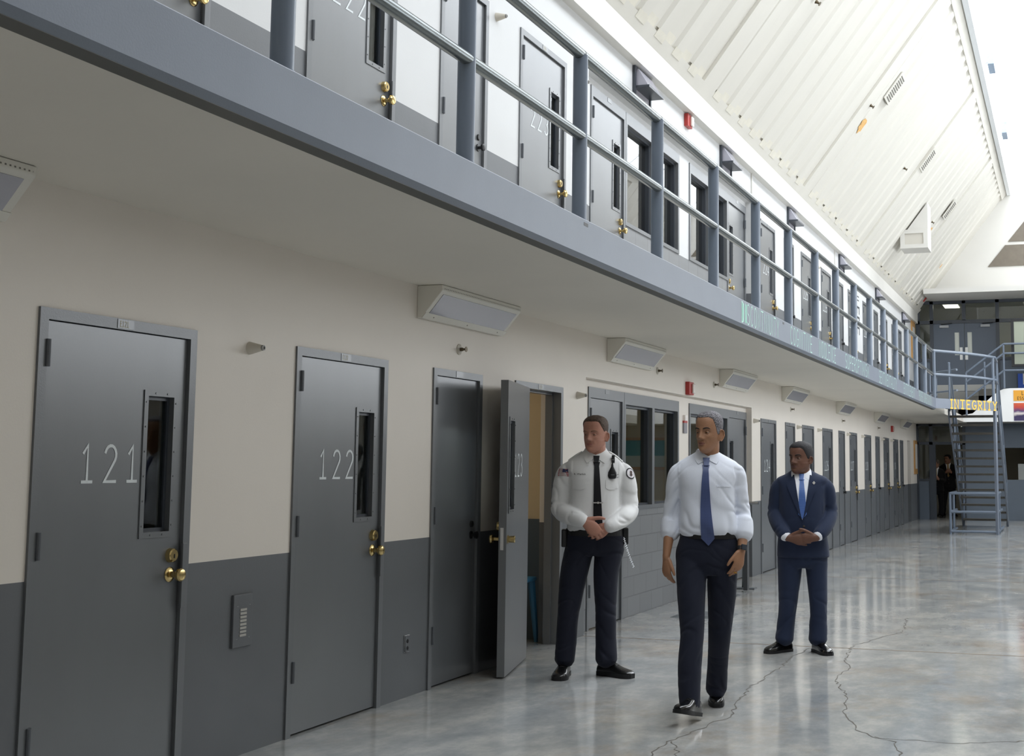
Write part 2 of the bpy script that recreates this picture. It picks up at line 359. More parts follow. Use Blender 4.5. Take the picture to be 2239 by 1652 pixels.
# gallery slab with painted steel edge channel
mb = MB(); mb.box(-2.7, XF - .055, Y0, YE, ZS, ZU)
slab = tag(mb.build('floor_upper', [M_SOFFIT]), 'concrete gallery slab with a pale painted underside', 'floor', kind='structure')
YL = 28.5
mb = MB(); mb.prism([(XF, 2.985), (XF - .02, 2.988), (XF - .02, 2.80), (XF - .075, 2.80), (XF - .085, 2.735), (XF - .02, 2.742), (XF, 2.77)], Y0, YL)
edge = mb.build('edge_channel', M_STEEL, slab, bevel=.004)
mb = MB(); mb.prism([(XF - .02, 2.741), (XF - .085, 2.734), (XF - .1, 2.744), (XF - .02, 2.760)], Y0, YL); mb.build('lower_flange', mat('flange_grey', '5d5d5a', .5), slab)
mb = MB()
for y in (7.16, 12.8, 18.6, 25.0): mb.box(XF - .01, XF + .001, y - .04, y + .03, 2.945, 2.965)
mb.build('drain_slot', M_BLACK, slab)
def fascia_text(text, y, h, ws, th, m, z=2.785):
    mb = MB(); l = strokes(mb, text, h, ws, th, lambda u, v: (XF + .0015, y + u, z + v), gap=.22); mb.build('lettering', m, slab); return l
y = 11.0
for text, yy, ws in (('DISCONTINUITY', 11.02, .95), ('COGNITIVE', 13.13, 1.07), ('INDOLENCE', 14.74, .95), ('SUPEROPTIMISM', 16.6, 1.2), ('SENTIMENTALITY', 19.7, 1.15), ('ENTITLEMENT', 22.8, 1.15), ('POWER ORIENTATION', 25.2, 1.05)):
    fascia_text(text, yy, .178, ws, .012, M_MINTL)
mb = MB()
for a, b in ((11.05, 11.12), (11.16, 11.22)): mb.add([(XF + .001, a, 2.79), (XF + .001, b, 2.79), (XF + .001, b, 2.955), (XF + .001, a, 2.955)], [(0, 1, 2, 3)])
mb.build('lettering', M_MINT, slab)

# ceiling: sloping metal deck, both sides of the hall
def deck(name, mir):
    mb = MB(); T = lambda x: (HW - x) if mir else x
    x0, x1 = .10, 2.75; s = Vector((1, 0, 1.32)).normalized(); n = Vector((1.32, 0, -1)).normalized()
    L = (x1 - x0) / s.x
    def P(t, y, d): p = Vector((x0, 0, 5.95)) + s * t + n * d; return (T(p.x), y, p.z)
    def slab_(t0, t1, ya, yb, d0, d1, mi=0):
        mb.add([P(t0, ya, d0), P(t1, ya, d0), P(t1, yb, d0), P(t0, yb, d0), P(t0, ya, d1), P(t1, ya, d1), P(t1, yb, d1), P(t0, yb, d1)],
               [(0, 1, 2, 3), (4, 7, 6, 5), (0, 4, 5, 1), (1, 5, 6, 2), (2, 6, 7, 3), (3, 7, 4, 0)], mi)
    slab_(-.25, L + .05, Y0, YE, -.2, -.042)
    mb.box(2.7, XC + .01, Y0, 2.0, 9.4, 9.6) if not mir else mb.box(XC - .01, HW - 2.7, Y0, 2.0, 9.4, 9.6)
    slab_(-.05, .16, Y0, YE, -.06, 0); slab_(L - .32, L + .02, Y0, YE, -.06, 0)
    y = 14.52 - 6.15 * 4
    while y < YE:
        slab_(.16, L - .32, max(y, Y0), min(y + .48, YE), -.06, 0)            # flat strip between deck panels
        for k in range(9):
            ya = y + .48 + .63 * k
            if ya < Y0 or ya + .5 > YE: continue
            t0 = .16 if k % 2 else .2
            # one rib: a flat crest with sloping flanks
            a, b, c, d = ya + .02, ya + .07, ya + .30, ya + .36
            mb.add([P(t0, a, -.045), P(t0, b, -.008), P(t0, c, -.008), P(t0, d, -.045), P(L - .3, a, -.045), P(L - .3, b, -.008), P(L - .3, c, -.008), P(L - .3, d, -.045)], [(0, 1, 5, 4), (1, 2, 6, 5), (2, 3, 7, 6), (3, 2, 1, 0)])
            if not mir and y > 7: slab_(.10, .20, ya + .02, ya + .30, 0, .005, 1); slab_(.15, .27, ya + .36, ya + .60, -.042, -.037, 1)
        y += 6.15
    return mb.build(name, [M_CEIL, M_CEILP])
tag(deck('ceiling_left', False), 'sloping ribbed white metal ceiling above the cell wall', 'ceiling', kind='structure')
tag(deck('ceiling_right', True), 'sloping ribbed white metal ceiling on the far side of the hall', 'ceiling', kind='structure')
mb = MB(); mb.prism([(-2.7, 5.66), (.10, 5.66), (.10, 5.96), (-.1, 6.1), (-2.7, 6.1)], Y0, YE)
tag(mb.build('trim_3', M_WHITE), 'white beam running along the top of the cell wall', 'beam', kind='structure')
mb = MB()
for y in (17.7, 24.6): mb.box(.0, .02, y, y + .03, ZU, 5.66)
tag(mb.build('trim_4', M_WHITE), 'white vertical joint cover on the upper wall', 'trim', kind='structure')

# far side and rear of the hall (seen only in reflections)
mb = MB(); wall_grid(mb, Y0, YE, 0, 6.1, [(12, 34, 3.1, 5.7)], HW, HW + .2, (BAND,), lambda y, z: 1 if z < BAND else 0)
tag(mb.build('wall_right', [M_CREAM, M_BAND]), 'cream wall on the far side of the hall', 'wall', kind='structure')
t = tag(empty('window_20', (HW, 0, 0)), 'unseen band of windows added on the far side of the hall for side light', 'window', kind='structure')  # unseen windows, added so daylight fills the lower cell wall and figures
mb = MB()
for k in range(16): mb.box(.0, .12, 12 + k * 1.4667 - .04, 12 + k * 1.4667 + .04, 3.1, 5.7)
for z in (3.1, 4.35, 5.64): mb.box(0, .12, 12, 34, z, z + .06)
mb.build('frame', M_DARK, t); MB().add([(.05, 12, 3.1), (.05, 34, 3.1), (.05, 34, 5.7), (.05, 12, 5.7)], [(0, 1, 2, 3)]).build('pane', M_SKYGLASS, t)
mb = MB(); mb.box(HW - 1.5, HW, Y0, YE, ZS, 2.985); tag(mb.build('floor_gallery', [M_SOFFIT]), 'gallery slab on the far side of the hall', 'floor', kind='structure')
mb = MB(); mb.box(-2.7, HW + .3, Y0 - .2, Y0, 0, 9.6); tag(mb.build('wall_front', [M_CREAM]), 'cream end wall behind the viewer', 'wall', kind='structure')

# end wall: gable, header, mezzanine, glazed screens
gp = [(-2.7, 5.9), (.1, 5.9), (2.75, 9.43), (6.45, 9.43), (9.1, 5.9), (9.5, 5.9), (9.5, 6.32), (9.5, 11), (-2.7, 11)]
mb = MB(); mb.box(-2.7, HW + .3, YE, YE + .2, 6.30, 9.45)
mb.box(.45, HW - .45, YE - 1.8, YE, 6.307, 6.45); mb.box(-.1, HW, YE - .14, YE, 6.32, 6.56)                       # projecting header
mb.box(-2.7, 0.0, YE, YE + .2, 0, 6.3)
mb.box(1.36, 2.4, YE, YE + .12, 0, ZS, 1); mb.box(2.4, HW + .3, YE, YE + .12, 0, 1.15, 1); mb.box(2.4, HW + .3, YE, YE + .12, 2.05, ZS, 1); mb.box(4.4, HW + .3, YE, YE + .12, 1.15, 2.05, 1)
endw = tag(mb.build('wall_back', [M_WHITE, mat('end_wall_blue_grey', '5f6975', .5, var=.05, vscale=2)]), 'end wall of the hall with white gable over a blue grey lower storey', 'wall', kind='structure')
mb = MB()
za, zb2, zc, zd = 7.26, 7.87, 7.97, 9.2
xl = lambda z: 2.12 + (z - 7.26) / 1.23
for p, q in ((za, zb2), (zc, zd)):
    mb.add([(xl(p), YE - .03, p), (HW - xl(p), YE - .03, p), (HW - xl(q), YE - .03, q), (xl(q), YE - .03, q), (xl(p), YE + .01, p), (HW - xl(p), YE + .01, p), (HW - xl(q), YE + .01, q), (xl(q), YE + .01, q)], [(0, 1, 2, 3), (0, 4, 5, 1), (1, 5, 6, 2), (2, 6, 7, 3), (3, 7, 4, 0)])
lou = tag(mb.build('gable_vent', M_LOUVER), 'brown triangular louvre high in the white end gable', 'vent')
mb = MB(); mb.box(-2.7, HW + .3, YE - .16, 43.5, ZS, 3.66); mb2 = mb
mezz = tag(mb.build('floor_mezzanine', mat('mezz_floor', '8a8a86', .6)), 'raised floor at the end of the upper level', 'floor', kind='structure')
mb = MB()                                                         # rooms behind the glazed screens
mb.box(-2.7, HW + .3, 43.3, 43.5, 0, 6.4); mb.box(-2.7, HW + .3, YE, 43.5, 6.3, 6.4); mb.box(-1.2, -1.0, YE, 43.3, 0, 6.3); mb.box(HW + .1, HW + .3, YE, 43.3, 0, 6.3)
tag(mb.build('wall_rear_rooms', M_DIMW), 'pale walls of the rooms beyond the glazed end screens', 'wall', kind='structure')
def lamp_panel(x, y, z, label, w=.9, d=.45):
    t = empty('ceiling_light', (x, y, z)); tag(t, label, 'ceiling light')
    MB().box(-w / 2 - .04, w / 2 + .04, -d / 2 - .04, d / 2 + .04, -.03, 0).build('frame', M_FIXT, t); MB().box(-w / 2, w / 2, -d / 2, d / 2, -.04, -.03).build('diffuser', M_LIT, t)
lamp_panel(.98, 39.3, 6.3, 'lit ceiling panel behind the glazing above the double doors, nearer the cell wall', .42, .8)
lamp_panel(3.3, 39.3, 6.3, 'lit ceiling panel behind the glazing above the wall screen', .42, .8)
lamp_panel(1.45, 39.6, 2.745, 'lit ceiling panel seen through the stair treads', .6, .4)
lamp_panel(3.35, 41.6, 6.3, 'small lit ceiling panel just over the top edge of the wall screen', .6, .5)

def screen(name, label, bars, panes, panels=()):
    t = empty(name, (0, YE, 0)); tag(t, label, 'window', kind='structure')
    f = MB(); [f.box(a, b, -.05, .07, c, d) for a, b, c, d in bars]; f.build('frame', M_DARK, t)
    for a, b, c, d in panes: MB().box(a, b, .0, .012, c, d).build('pane', M_GLASS, t)
    for a, b, c, d in panels: MB().box(a, b, -.02, .04, c, d).build('panel', mat('end_panel', '5a6470', .45), t)
    return t
screen('window_1', 'dark framed glazed screen on the ground level of the end wall', [(0, .06, 0, 2.73), (.36, .46, 0, 2.73), (1.3, 1.38, 0, 2.73), (0, 1.38, 2.67, 2.73), (0, 1.38, 2.14, 2.22), (.06, .36, 1.1, 1.16), (.46, .54, 0, 2.14)],
       [(.06, .36, 1.16, 2.14), (.06, .36, 2.22, 2.67), (.46, 1.3, 2.22, 2.67)], [(.06, .36, 0, 1.1)])
screen('window_2', 'dark framed glazing with transoms around the upper double doors', [(.05, .15, 3.66, 6.3), (.44, .54, 3.66, 6.3), (2.30, 2.40, 3.66, 6.3), (1.36, 1.46, 5.72, 6.3), (.05, HW, 6.22, 6.3), (.05, HW, 5.64, 5.74), (.15, .44, 4.55, 4.63), (2.4, HW, 4.56, 4.64), (4.6, 4.7, 3.66, 6.3), (6.9, 7.0, 3.66, 6.3)],
       [(.15, .44, 4.63, 5.64), (.15, .44, 5.74, 6.22), (.54, 1.36, 5.74, 6.22), (1.46, 2.30, 5.74, 6.22), (2.4, 4.6, 5.74, 6.22), (2.4, 4.6, 4.64, 5.64)], [(.15, .44, 3.66, 4.55), (2.4, HW, 3.66, 4.56)])
# upper double doors
t = tag(empty('door_90', (0, YE, 3.66)), 'blue grey double doors with narrow panes at the end of the upper level', 'door', kind='structure')
for x0, x1, g0, g1, k0, k1 in ((.54, 1.415, 1.14, 1.27, 1.28, 1.36), (1.425, 2.30, 1.50, 1.63, 1.43, 1.51)):
    mb = MB(); wall_grid(mb, x0, x1, .01, 2.04, [(g0, g1, 1.06, 1.72)], 0, .05); mb.v = [(y, x - .02, z) for x, y, z in mb.v]
    lf = mb.build('leaf', mat('end_door', '525b68', .4), t); MB().box(g0, g1, 0, .006, 1.06, 1.72).build('pane', mat('bright_pane', 'c9ccc4', .3), lf)
    MB().box(k0, k1, -.035, -.02, .92, 1.28).build('push_plate', M_CHROME, lf); MB().box(x0 + .02, x1 - .02, -.03, -.02, .02, .2).build('kick_plate', mat('kick', 'a7a6a2', .35, metal=.3), lf)
    xx = x0 + .18 if x0 < 1 else x1 - .42
    MB().box(xx, xx + .26, -.07, -.02, 1.86, 1.93).build('door_closer', mat('closer', 'a3a5a8', .4), lf); MB().tube([(xx + .05, -.05, 1.96), (xx + .36, -.09, 1.98)], .012).build('closer_arm', M_BLACK, lf)

# steps up to the mezzanine and its white parapet with posters
mb = MB()
for k in range(4): mb.box(1.02 + .28 * k, 2.42, 37.0, YE - .16, ZU, ZU + .187 * (k + 1))
tag(mb.build('step_block', M_TREAD), 'short flight of dark steps up to the end doors', 'steps')
mb = MB(); pts = [(1.42, ZS), (HW, ZS), (HW, 3.66), (2.72, 3.66), (2.55, 3.645), (2.40, 3.58), (2.2, 3.42), (1.9, 3.15), (1.7, 2.98), (1.42, 2.93)]
mb.prism(pts, 36.86, 37.0); par = tag(mb.build('parapet', mat('parapet_white', 'f1f1f0', .5)), 'white parapet with a curved end beside the upper steps', 'parapet')
def picture(name, x0, x1, z0, z1, y, m, label, cat):
    t = tag(empty(name, ((x0 + x1) / 2, y, z0)), label, cat); w = (x1 - x0) / 2
    MB().box(-w, w, -.012, 0, 0, z1 - z0).build('sheet', m, t); return t
p = picture('poster', 2.80, 3.9, 3.31, 3.60, 36.86, mat('poster_yellow', 'eda93a', .6), 'yellow orange poster with black handwriting on the white parapet', 'poster')
mb = MB(); strokes(mb, 'LE', .1, .8, .014, lambda u, v: (-.33 + u, -.014, .16 + v)); strokes(mb, 'ESS', .08, .9, .012, lambda u, v: (-.45 + u, -.014, .03 + v)); mb.build('lettering', M_BLACK, p)
def sunset_mat():
    m = mat('sunset_print', 'c05038', .5); nt = m.node_tree; b = nt.nodes['Principled BSDF']
    tc = nt.nodes.new('ShaderNodeTexCoord'); sp = nt.nodes.new('ShaderNodeSeparateXYZ'); n = nt.nodes.new('ShaderNodeTexNoise'); n.inputs['Scale'].default_value = 5
    ad = nt.nodes.new('ShaderNodeMath'); ad.operation = 'MULTIPLY_ADD'; ad.inputs[1].default_value = .12
    r = nt.nodes.new('ShaderNodeValToRGB'); e = r.color_ramp.elements; e[0].position = .05; e[0].color = srgb('3f3560'); e[1].position = .62; e[1].color = srgb('e8713c')
    for p_, c_ in ((.2, '3a3058'), (.26, 'e6dcd8'), (.32, '574272'), (.42, 'c4463c')): x = e.new(p_); x.color = srgb(c_)
    nt.links.new(tc.outputs['Object'], sp.inputs[0]); nt.links.new(tc.outputs['Object'], n.inputs[0]); nt.links.new(n.outputs[0], ad.inputs[0]); nt.links.new(sp.outputs[2], ad.inputs[2]); nt.links.new(ad.outputs[0], r.inputs[0]); nt.links.new(r.outputs[0], b.inputs['Base Color'])
    return m
picture('poster', 2.80, 3.9, 2.77, 3.25, 36.86, sunset_mat(), 'sunset picture in orange and purple below the yellow poster', 'poster')
p = picture('poster', 2.88, 3.6, 3.70, 4.15, YE - .06, mat('poster_blue', '2f55b0', .5), 'blue poster under the wall screen', 'poster'); MB().box(-.22, .25, -.016, -.012, .14, .45).build('white_panel', M_WHITE, p)
# screen on the end wall
t = tag(empty('wall_screen', (3.55, 36.9, 4.25)), 'large black framed screen hanging at the end of the upper level', 'screen')
mb = MB(); wall_grid(mb, -.78, .78, 0, 1.32, [(-.70, .70, .07, 1.25)], -.02, .06); mb.v = [(y, x, z) for x, y, z in mb.v]; mb.build('frame', M_BLACK, t)
MB().box(-.70, .70, .0, .02, .07, 1.25).build('glass', mat('screen_grey', '9fa595', .25), t); MB().box(-.05, .05, .06, 1.4, .5, .6).build('bracket', M_DARK, t); MB().box(.3, .36, .02, .1, -.6, .0).build('post', M_DARK, t)
# skylight
t = tag(empty('window_3', (XC, 0, 9.44)), 'long glazed ridge skylight over the hall', 'window', kind='structure')
mb = MB()
for s in (-1, 1): mb.box(s * 1.85 - .05, s * 1.85 + .05, 2, YE, -.12, .06)
mb.box(-.06, .06, 2, YE, 1.38, 1.5)
y = 2
while y < YE:
    for s in (-1, 1): mb.tube([(s * 1.85, y, .02), (0, y, 1.42)], .025, 6)
    mb.box(-1.85, 1.85, y - .02, y + .02, -.08, -.02) if int(y) % 6 == 1 else None
    y += 2.0
mb.build('frame', mat('skylight_bar', 'e6eaee', .5), t)
for s in (-1, 1): MB().add([(s * 1.85, 2, .03), (s * 1.85, YE, .03), (0, YE, 1.43), (0, 2, 1.43)], [(0, 1, 2, 3)]).build('pane', M_SKYGLASS, t)
MB().add([(-1.85, 2, .03), (1.85, 2, .03), (0, 2, 1.43)], [(0, 1, 2)]).build('pane', M_SKYGLASS, t)
mb = MB()
for y in (19.5, 21.6, 26.2, 31.8): mb.box(-1.72, -1.60, y - .35, y + .35, .02, .28)
mb.build('louvre_motor', mat('motor_grey', '93a3b6', .5), t)
# ------------------------------------------------------------------ doors
def hinge(parent, y, z, x=.012):
    mb = MB(); mb.box(-.004, .006, -.022, .022, -.0, .118); mb.lathe([(0, .0), (0, .011), (.118, .011), (.118, 0)], (.012, 0, 0), 'z', 10)
    return mb.build('hinge', M_HINGE, parent, loc=(x, y, z))
def knob_set(parent, y, z, x=0, dead=True, inside=False):
    s = -1 if inside else 1
    mb = MB(); mb.lathe([(0, 0), (0, .036), (s * .004, .037), (s * .01, .03), (s * .012, .014), (s * .045, .013), (s * .05, .024), (s * .058, .031), (s * .07, .032), (s * .078, .026), (s * .082, .012), (s * .082, 0)], (x, y, z), 'x', 22)
    k = mb.build('knob', M_BRASS, parent, smooth='auto')
    if dead:
        mb = MB(); mb.lathe([(0, 0), (0, .036), (s * .022, .033), (s * .027, .027), (s * .027, 0)], (x, y, z + .093), 'x', 22)
        d = mb.build('deadbolt', M_BRASS, parent, smooth='auto')
        MB().box(x + s * .026, x + s * .029, y - .003, y + .003, z + .08, z + .1).build('keyhole', M_BLACK, d)
def cell_door(n, y, w, zb, num, plate, label, group, kind='cell', xw=0, hinge_right=False, ajar=None, head=.05, H=2.20):
    t = tag(empty('door_%d' % n, (xw, y, zb)), label, 'door', group, 'structure')
    f = MB(); jw = .05
    f.box(-.13, .012, 0, jw, 0, H); f.box(-.13, .012, w - jw, w, 0, H); f.box(-.13, .012, jw, w - jw, H - head, H)
    f.box(-.13, -.065, jw, jw + .018, 0, H - head); f.box(-.13, -.065, w - jw - .018, w - jw, 0, H - head); f.box(-.13, -.065, jw, w - jw, H - head - .018, H - head)
    f.build('frame', M_FRAME, t)
    lw = w - 2 * jw - .008 + (.06 if ajar else 0); TH = -.056 if ajar else -.048; lh = H - head - .016
    # leaf in its own coordinates: y 0..lw from the hinge side, outer face at x=0
    yw0, yw1, zw0, zw1 = (lw - .275, lw - .088, 1.187, 1.84) if not hinge_right else (.088, .275, 1.187, 1.84)
    lf = MB(); win = kind != 'closet'
    wall_grid(lf, 0, lw, 0, lh, [(yw0, yw1, zw0, zw1)] if win else [], 0, TH)
    leaf = lf.build('leaf', M_DOOR, t, loc=(-.008, jw + .004, .012) if not ajar else (.02, jw + .07, .012))
    if ajar: leaf.rotation_euler = (0, 0, ajar)
    for hz in (.30, 1.115, 1.945): hinge(leaf, lw + .004 if hinge_right else -.004, hz - .012)
    if win:
        for xs in ((0, .006), (TH - .006, TH)):
            b = MB(); bw = .028; wall_grid(b, yw0 - bw, yw1 + bw, zw0 - bw, zw1 + bw, [(yw0, yw1, zw0, zw1)], xs[1], xs[0])
            if xs[0] == 0 or ajar:
                xx = xs[1] if xs[0] == 0 else xs[0] - .003
                for k in range(6):
                    for yy in (yw0 - bw / 2, yw1 + bw / 2): b.lathe([(0, 0), (0, .005), (.003, .004), (.003, 0)], (xx, yy, zw0 + .03 + k * (zw1 - zw0 - .06) / 5), 'x', 8)
                for yy in (yw0 + .05, yw1 - .05):
                    for zz in (zw0 - bw / 2, zw1 + bw / 2): b.lathe([(0, 0), (0, .005), (.003, .004), (.003, 0)], (xx, yy, zz), 'x', 8)
            vb = b.build('window_bezel', M_DOOR, leaf)
        r = MB(); wall_grid(r, yw0, yw1, zw0, zw1, [(yw0 + .018, yw1 - .018, zw0 + .018, zw1 - .018)], -.022, -.04); r.build('glazing_bead', M_DARK, leaf)
        MB().box(-.034, -.03, yw0 + .01, yw1 - .01, zw0 + .01, zw1 - .01).build('glass', M_GLASS, leaf)
    ky = lw - .065 if not hinge_right else .065
    if kind == 'closet':
        mb = MB(); mb.lathe([(0, 0), (0, .03), (.006, .028), (.008, .012), (.03, .012), (.034, .026), (.05, .028), (.056, .018), (.056, 0)], (0, ky, 1.0), 'x', 16); mb.build('knob', M_BLACK, leaf, smooth='auto')
        mb = MB(); mb.lathe([(0, 0), (0, .025), (.012, .022), (.012, 0)], (0, ky, 1.08), 'x', 14); mb.build('lock_cylinder', M_BLACK, leaf, smooth='auto')
    else:
        knob_set(leaf, ky, .975, 0)
        if ajar:
            mb = MB(); mb.lathe([(0, 0), (0, .03), (-.012, .03), (-.012, .024), (-.06, .026), (-.062, .02), (-.062, 0)], (-.048, ky, .975), 'x', 20); mb.build('inner_knob', M_BRASS, leaf, smooth='auto')
            MB().box(-.036, -.012, lw, lw + .003, .90, 1.06).build('latch_plate', M_CHROME, leaf)
    yk = w - jw if not hinge_right else jw
    if kind == 'cell' and not ajar:
        MB().box(.010, .024, w - jw - .012, w - jw + .026, .82, 1.135).build('latch_guard', M_FRAME, t, bevel=.002)
    if num:
        mb = MB()
        if ajar:  # the number is on the face turned to the hall
            strokes(mb, num, .165, .80, .013, lambda u, v: (TH - .0015, lw - .31 - u, 1.43 + v), gap=.38)
        else: strokes(mb, num, .165, .88, .014, lambda u, v: (.0015, yw0 - .045 - .385 + u, 1.432 + v), gap=.42)
        mb.build('number', M_CHALK, leaf)
    if plate:
        p = MB().box(.012, .0145, w / 2 - .055, w / 2 + .055, H - .046, H - .004).build('number_plate', M_DOOR, t)
        if len(plate) > 1:
            mb = MB(); strokes(mb, plate, .026, .75, .0035, lambda u, v: (.0152, w / 2 - .040 + u, H - .038 + v), gap=.2); mb.build('lettering', mat('plate_letters', 'b9b39a', .6), p)
    return t
nd = 1
ORD = {'21': 'hand-painted', '22': 'hand-painted'}
for zb, lv, word in ((0, '1', 'ground level'), (ZU, '2', 'upper level')):
    for y, w, s in CELLS:
        num = lv + s; aj = None
        if num == '123': aj = R(-166)
        lab = 'grey steel cell door numbered %s on the %s' % (num, word) + (', standing wide open' if aj else ', closed, brass knob')
        cell_door(nd, y, w, zb, num, 'E' + num if y < 12 else 'E', lab, 'cell doors on the ' + word, 'cell', ajar=aj); nd += 1
    nb = [('122', '123'), ('124', '125'), ('126', '127'), ('128', '129'), ('130', 'the end of the row')]
    for (y, w), (a, c) in zip(CLOSETS, nb):
        a2, c2 = (lv + a[1:], (lv + c[1:]) if c[0] == '1' else c)
        cell_door(nd, y, w, zb, None, 'X', 'narrow grey closet door between %s and %s on the %s' % ('cell ' + a2, ('cell ' + c2) if c2[0] in '12' else c2, word), 'closet doors on the ' + word, 'closet'); nd += 1
    for key, hr, side in (('d1', False, 'before'), ('d2', True, 'past')):
        a, b = B[key]
        cell_door(nd, a, b - a, zb, None, 'X', 'grey control room door %s the big windows on the %s' % (side, word), 'control room doors', 'bay', xw=-.08, hinge_right=hr, head=.10, H=2.26); nd += 1
# control room windows
nw = 4
for zb, word in ((0, 'ground level'), (ZU, 'upper level')):
    for key, side in (('w1', 'nearer'), ('w2', 'farther')):
        a, b = B[key]; t = tag(empty('window_%d' % nw, (-.08, a, zb)), '%s control room window of two tall panes on the %s' % (side, word), 'window', 'control room windows', 'structure'); nw += 1
        w = b - a; mid = w / 2; f = MB()
        p1, p2 = (.05, mid - .04), (mid + .04, w - .05)
        wall_grid(f, 0, w, 1.07, 2.26, [(*p1, 1.11, 2.14), (*p2, 1.11, 2.14)], .014, -.12)
        fr = f.build('frame', M_FRAME, t)
        g = MB()
        for q in (p1, p2): wall_grid(g, q[0], q[1], 1.11, 2.14, [(q[0] + .022, q[1] - .03, 1.13, 2.115)], -.03, -.11)
        g.build('glazing_bead', M_DARK, t)
        for q in (p1, p2): MB().box(-.075, -.072, q[0] + .01, q[1] - .01, 1.12, 2.13).build('pane', M_GLASSU if zb else M_GLASS, t)
    # inside of the control room
    l = bpy.data.lights.new('control_room_lamp', 'AREA'); l.shape = 'RECTANGLE'; l.size = 1.2; l.size_y = .6; l.energy = 22 if not zb else 30; l.color = (1, .93, .8)
    o = bpy.data.objects.new('control_room_lamp', l); COL.objects.link(o); o.location = (-1.5, 14.4, zb + 2.68)
l = bpy.data.lights.new('cell_lamp', 'AREA'); l.shape = 'RECTANGLE'; l.size = .9; l.size_y = .3; l.energy = 9; l.color = (1, .93, .82)
o = bpy.data.objects.new('cell_lamp', l); COL.objects.link(o); o.location = (-1.6, 9.8, 2.68)
t = tag(empty('notice_board', (-1.72, 17.79, 1.46)), 'wood framed notice board inside the ground level control room', 'notice board')
f = MB(); wall_grid(f, -.5, .5, 0, .46, [(-.46, .46, .04, .42)], -.02, .0); f.v = [(y, x, z) for x, y, z in f.v]; f.build('frame', M_TAN, t)
MB().box(-.46, .46, -.008, 0, .04, .2).build('sheet', mat('notice_pale', 'b9c4c0', .6), t); MB().box(-.46, .46, -.008, 0, .2, .42).build('sheet', mat('notice_teal', '3f8f98', .6), t); MB().box(-.36, -.22, -.012, -.008, .1, .36).build('card', M_WHITE, t)
# blue plastic stool chair in the open cell
t = tag(empty('stool', (-.43, 10.46, 0)), 'blue plastic stool just inside the open cell', 'stool')
mb = MB(); mb.box(-.19, .19, -.17, .17, .52, .56); mb.build('seat', M_BLUECH, t, bevel=.015)
for sx in (-1, 1):
    for sy in (-1, 1): MB().tube([(sx * .15, sy * .13, .52), (sx * .19, sy * .165, .0)], [.035, .022], 8).build('leg', M_BLUECH, t)

# ------------------------------------------------------------------ wall lights
def perf_mat():
    m = mat('perforated_white', 'dedbd2', .4); nt = m.node_tree; b = nt.nodes['Principled BSDF']; tc = nt.nodes.new('ShaderNodeTexCoord'); sp = nt.nodes.new('ShaderNodeSeparateXYZ'); mo = nt.nodes.new('ShaderNodeMath'); mo.operation = 'PINGPONG'; mo.inputs[1].default_value = .0125
    gt = nt.nodes.new('ShaderNodeMath'); gt.operation = 'GREATER_THAN'; gt.inputs[1].default_value = .0075; mx = nt.nodes.new('ShaderNodeMix'); mx.data_type = 'RGBA'; mx.inputs[6].default_value = srgb('dedbd2'); mx.inputs[7].default_value = srgb('6f6c64')
    nt.links.new(tc.outputs['Object'], sp.inputs[0]); nt.links.new(sp.outputs[1], mo.inputs[0]); nt.links.new(mo.outputs[0], gt.inputs[0]); nt.links.new(gt.outputs[0], mx.inputs[0]); nt.links.new(mx.outputs[2], b.inputs['Base Color']); return m
M_PERF = perf_mat()
def wall_light(y, label, zt=ZS, L=1.33):
    t = tag(empty('wall_light', (0, y, zt)), label, 'wall light', 'wedge lights under the gallery')
    prof = [(0, 0), (.19, 0), (.19, -.038), (.035, -.222), (0, -.222)]
    mb = MB(); mb.prism([(a, b - .002) for a, b in prof], 0, L); mb.build('housing', M_FIXT, t, bevel=.005)
    # slanted face: frame lip plus frosted lens let into it
    s = Vector((.035 - .19, 0, -.222 + .038)); n = Vector((-s.z, 0, s.x)).normalized(); n = n if n.x > 0 else -n
    P = lambda u, yy, d: tuple(Vector((.19, 0, -.04)) + s * u + n * d + Vector((0, yy, 0)))
    def plate(name, m, u0, u1, a, b, d0, d1):
        MB().add([P(u0, a, d0), P(u1, a, d0), P(u1, b, d0), P(u0, b, d0), P(u0, a, d1), P(u1, a, d1), P(u1, b, d1), P(u0, b, d1)], [(0, 1, 2, 3), (7, 6, 5, 4), (0, 4, 5, 1), (1, 5, 6, 2), (2, 6, 7, 3), (3, 7, 4, 0)]).build(name, m, t)
    plate('lens', M_LENS, .12, .80, .05, L - .05, 0, .003)
    plate('lip', M_FIXT, .80, .99, .0, L, 0, .005)
    for k in range(3): MB().lathe([(0, 0), (0, .006), (.004, .004), (.004, 0)], P(.9, .14 + k * (L - .28) / 2, .004), 'x', 8).build('screw', mat('fixture_slot', '77746c', .6), t)
    MB().box(.189, .1906, .02, L - .02, -.031, -.024).build('perforated_strip', M_PERF, t)
for y, lab in ((2.90, 'white wedge light cut off by the edge of the picture above door 121'), (7.88, 'largest full white wedge light under the gallery, between doors 122 and 123'), (11.71, 'white wedge light under the gallery over the control room door'), (15.94, 'white wedge light under the gallery past the ground level fire alarm'), (19.70, 'white wedge light under the gallery above the closet past door 124'), (24.62, 'white wedge light under the gallery above the closet past door 126'), (29.70, 'white wedge light under the gallery above the closet past door 128'), (34.50, 'farthest white wedge light under the gallery, beside the end screen')):
    wall_light(y, lab)
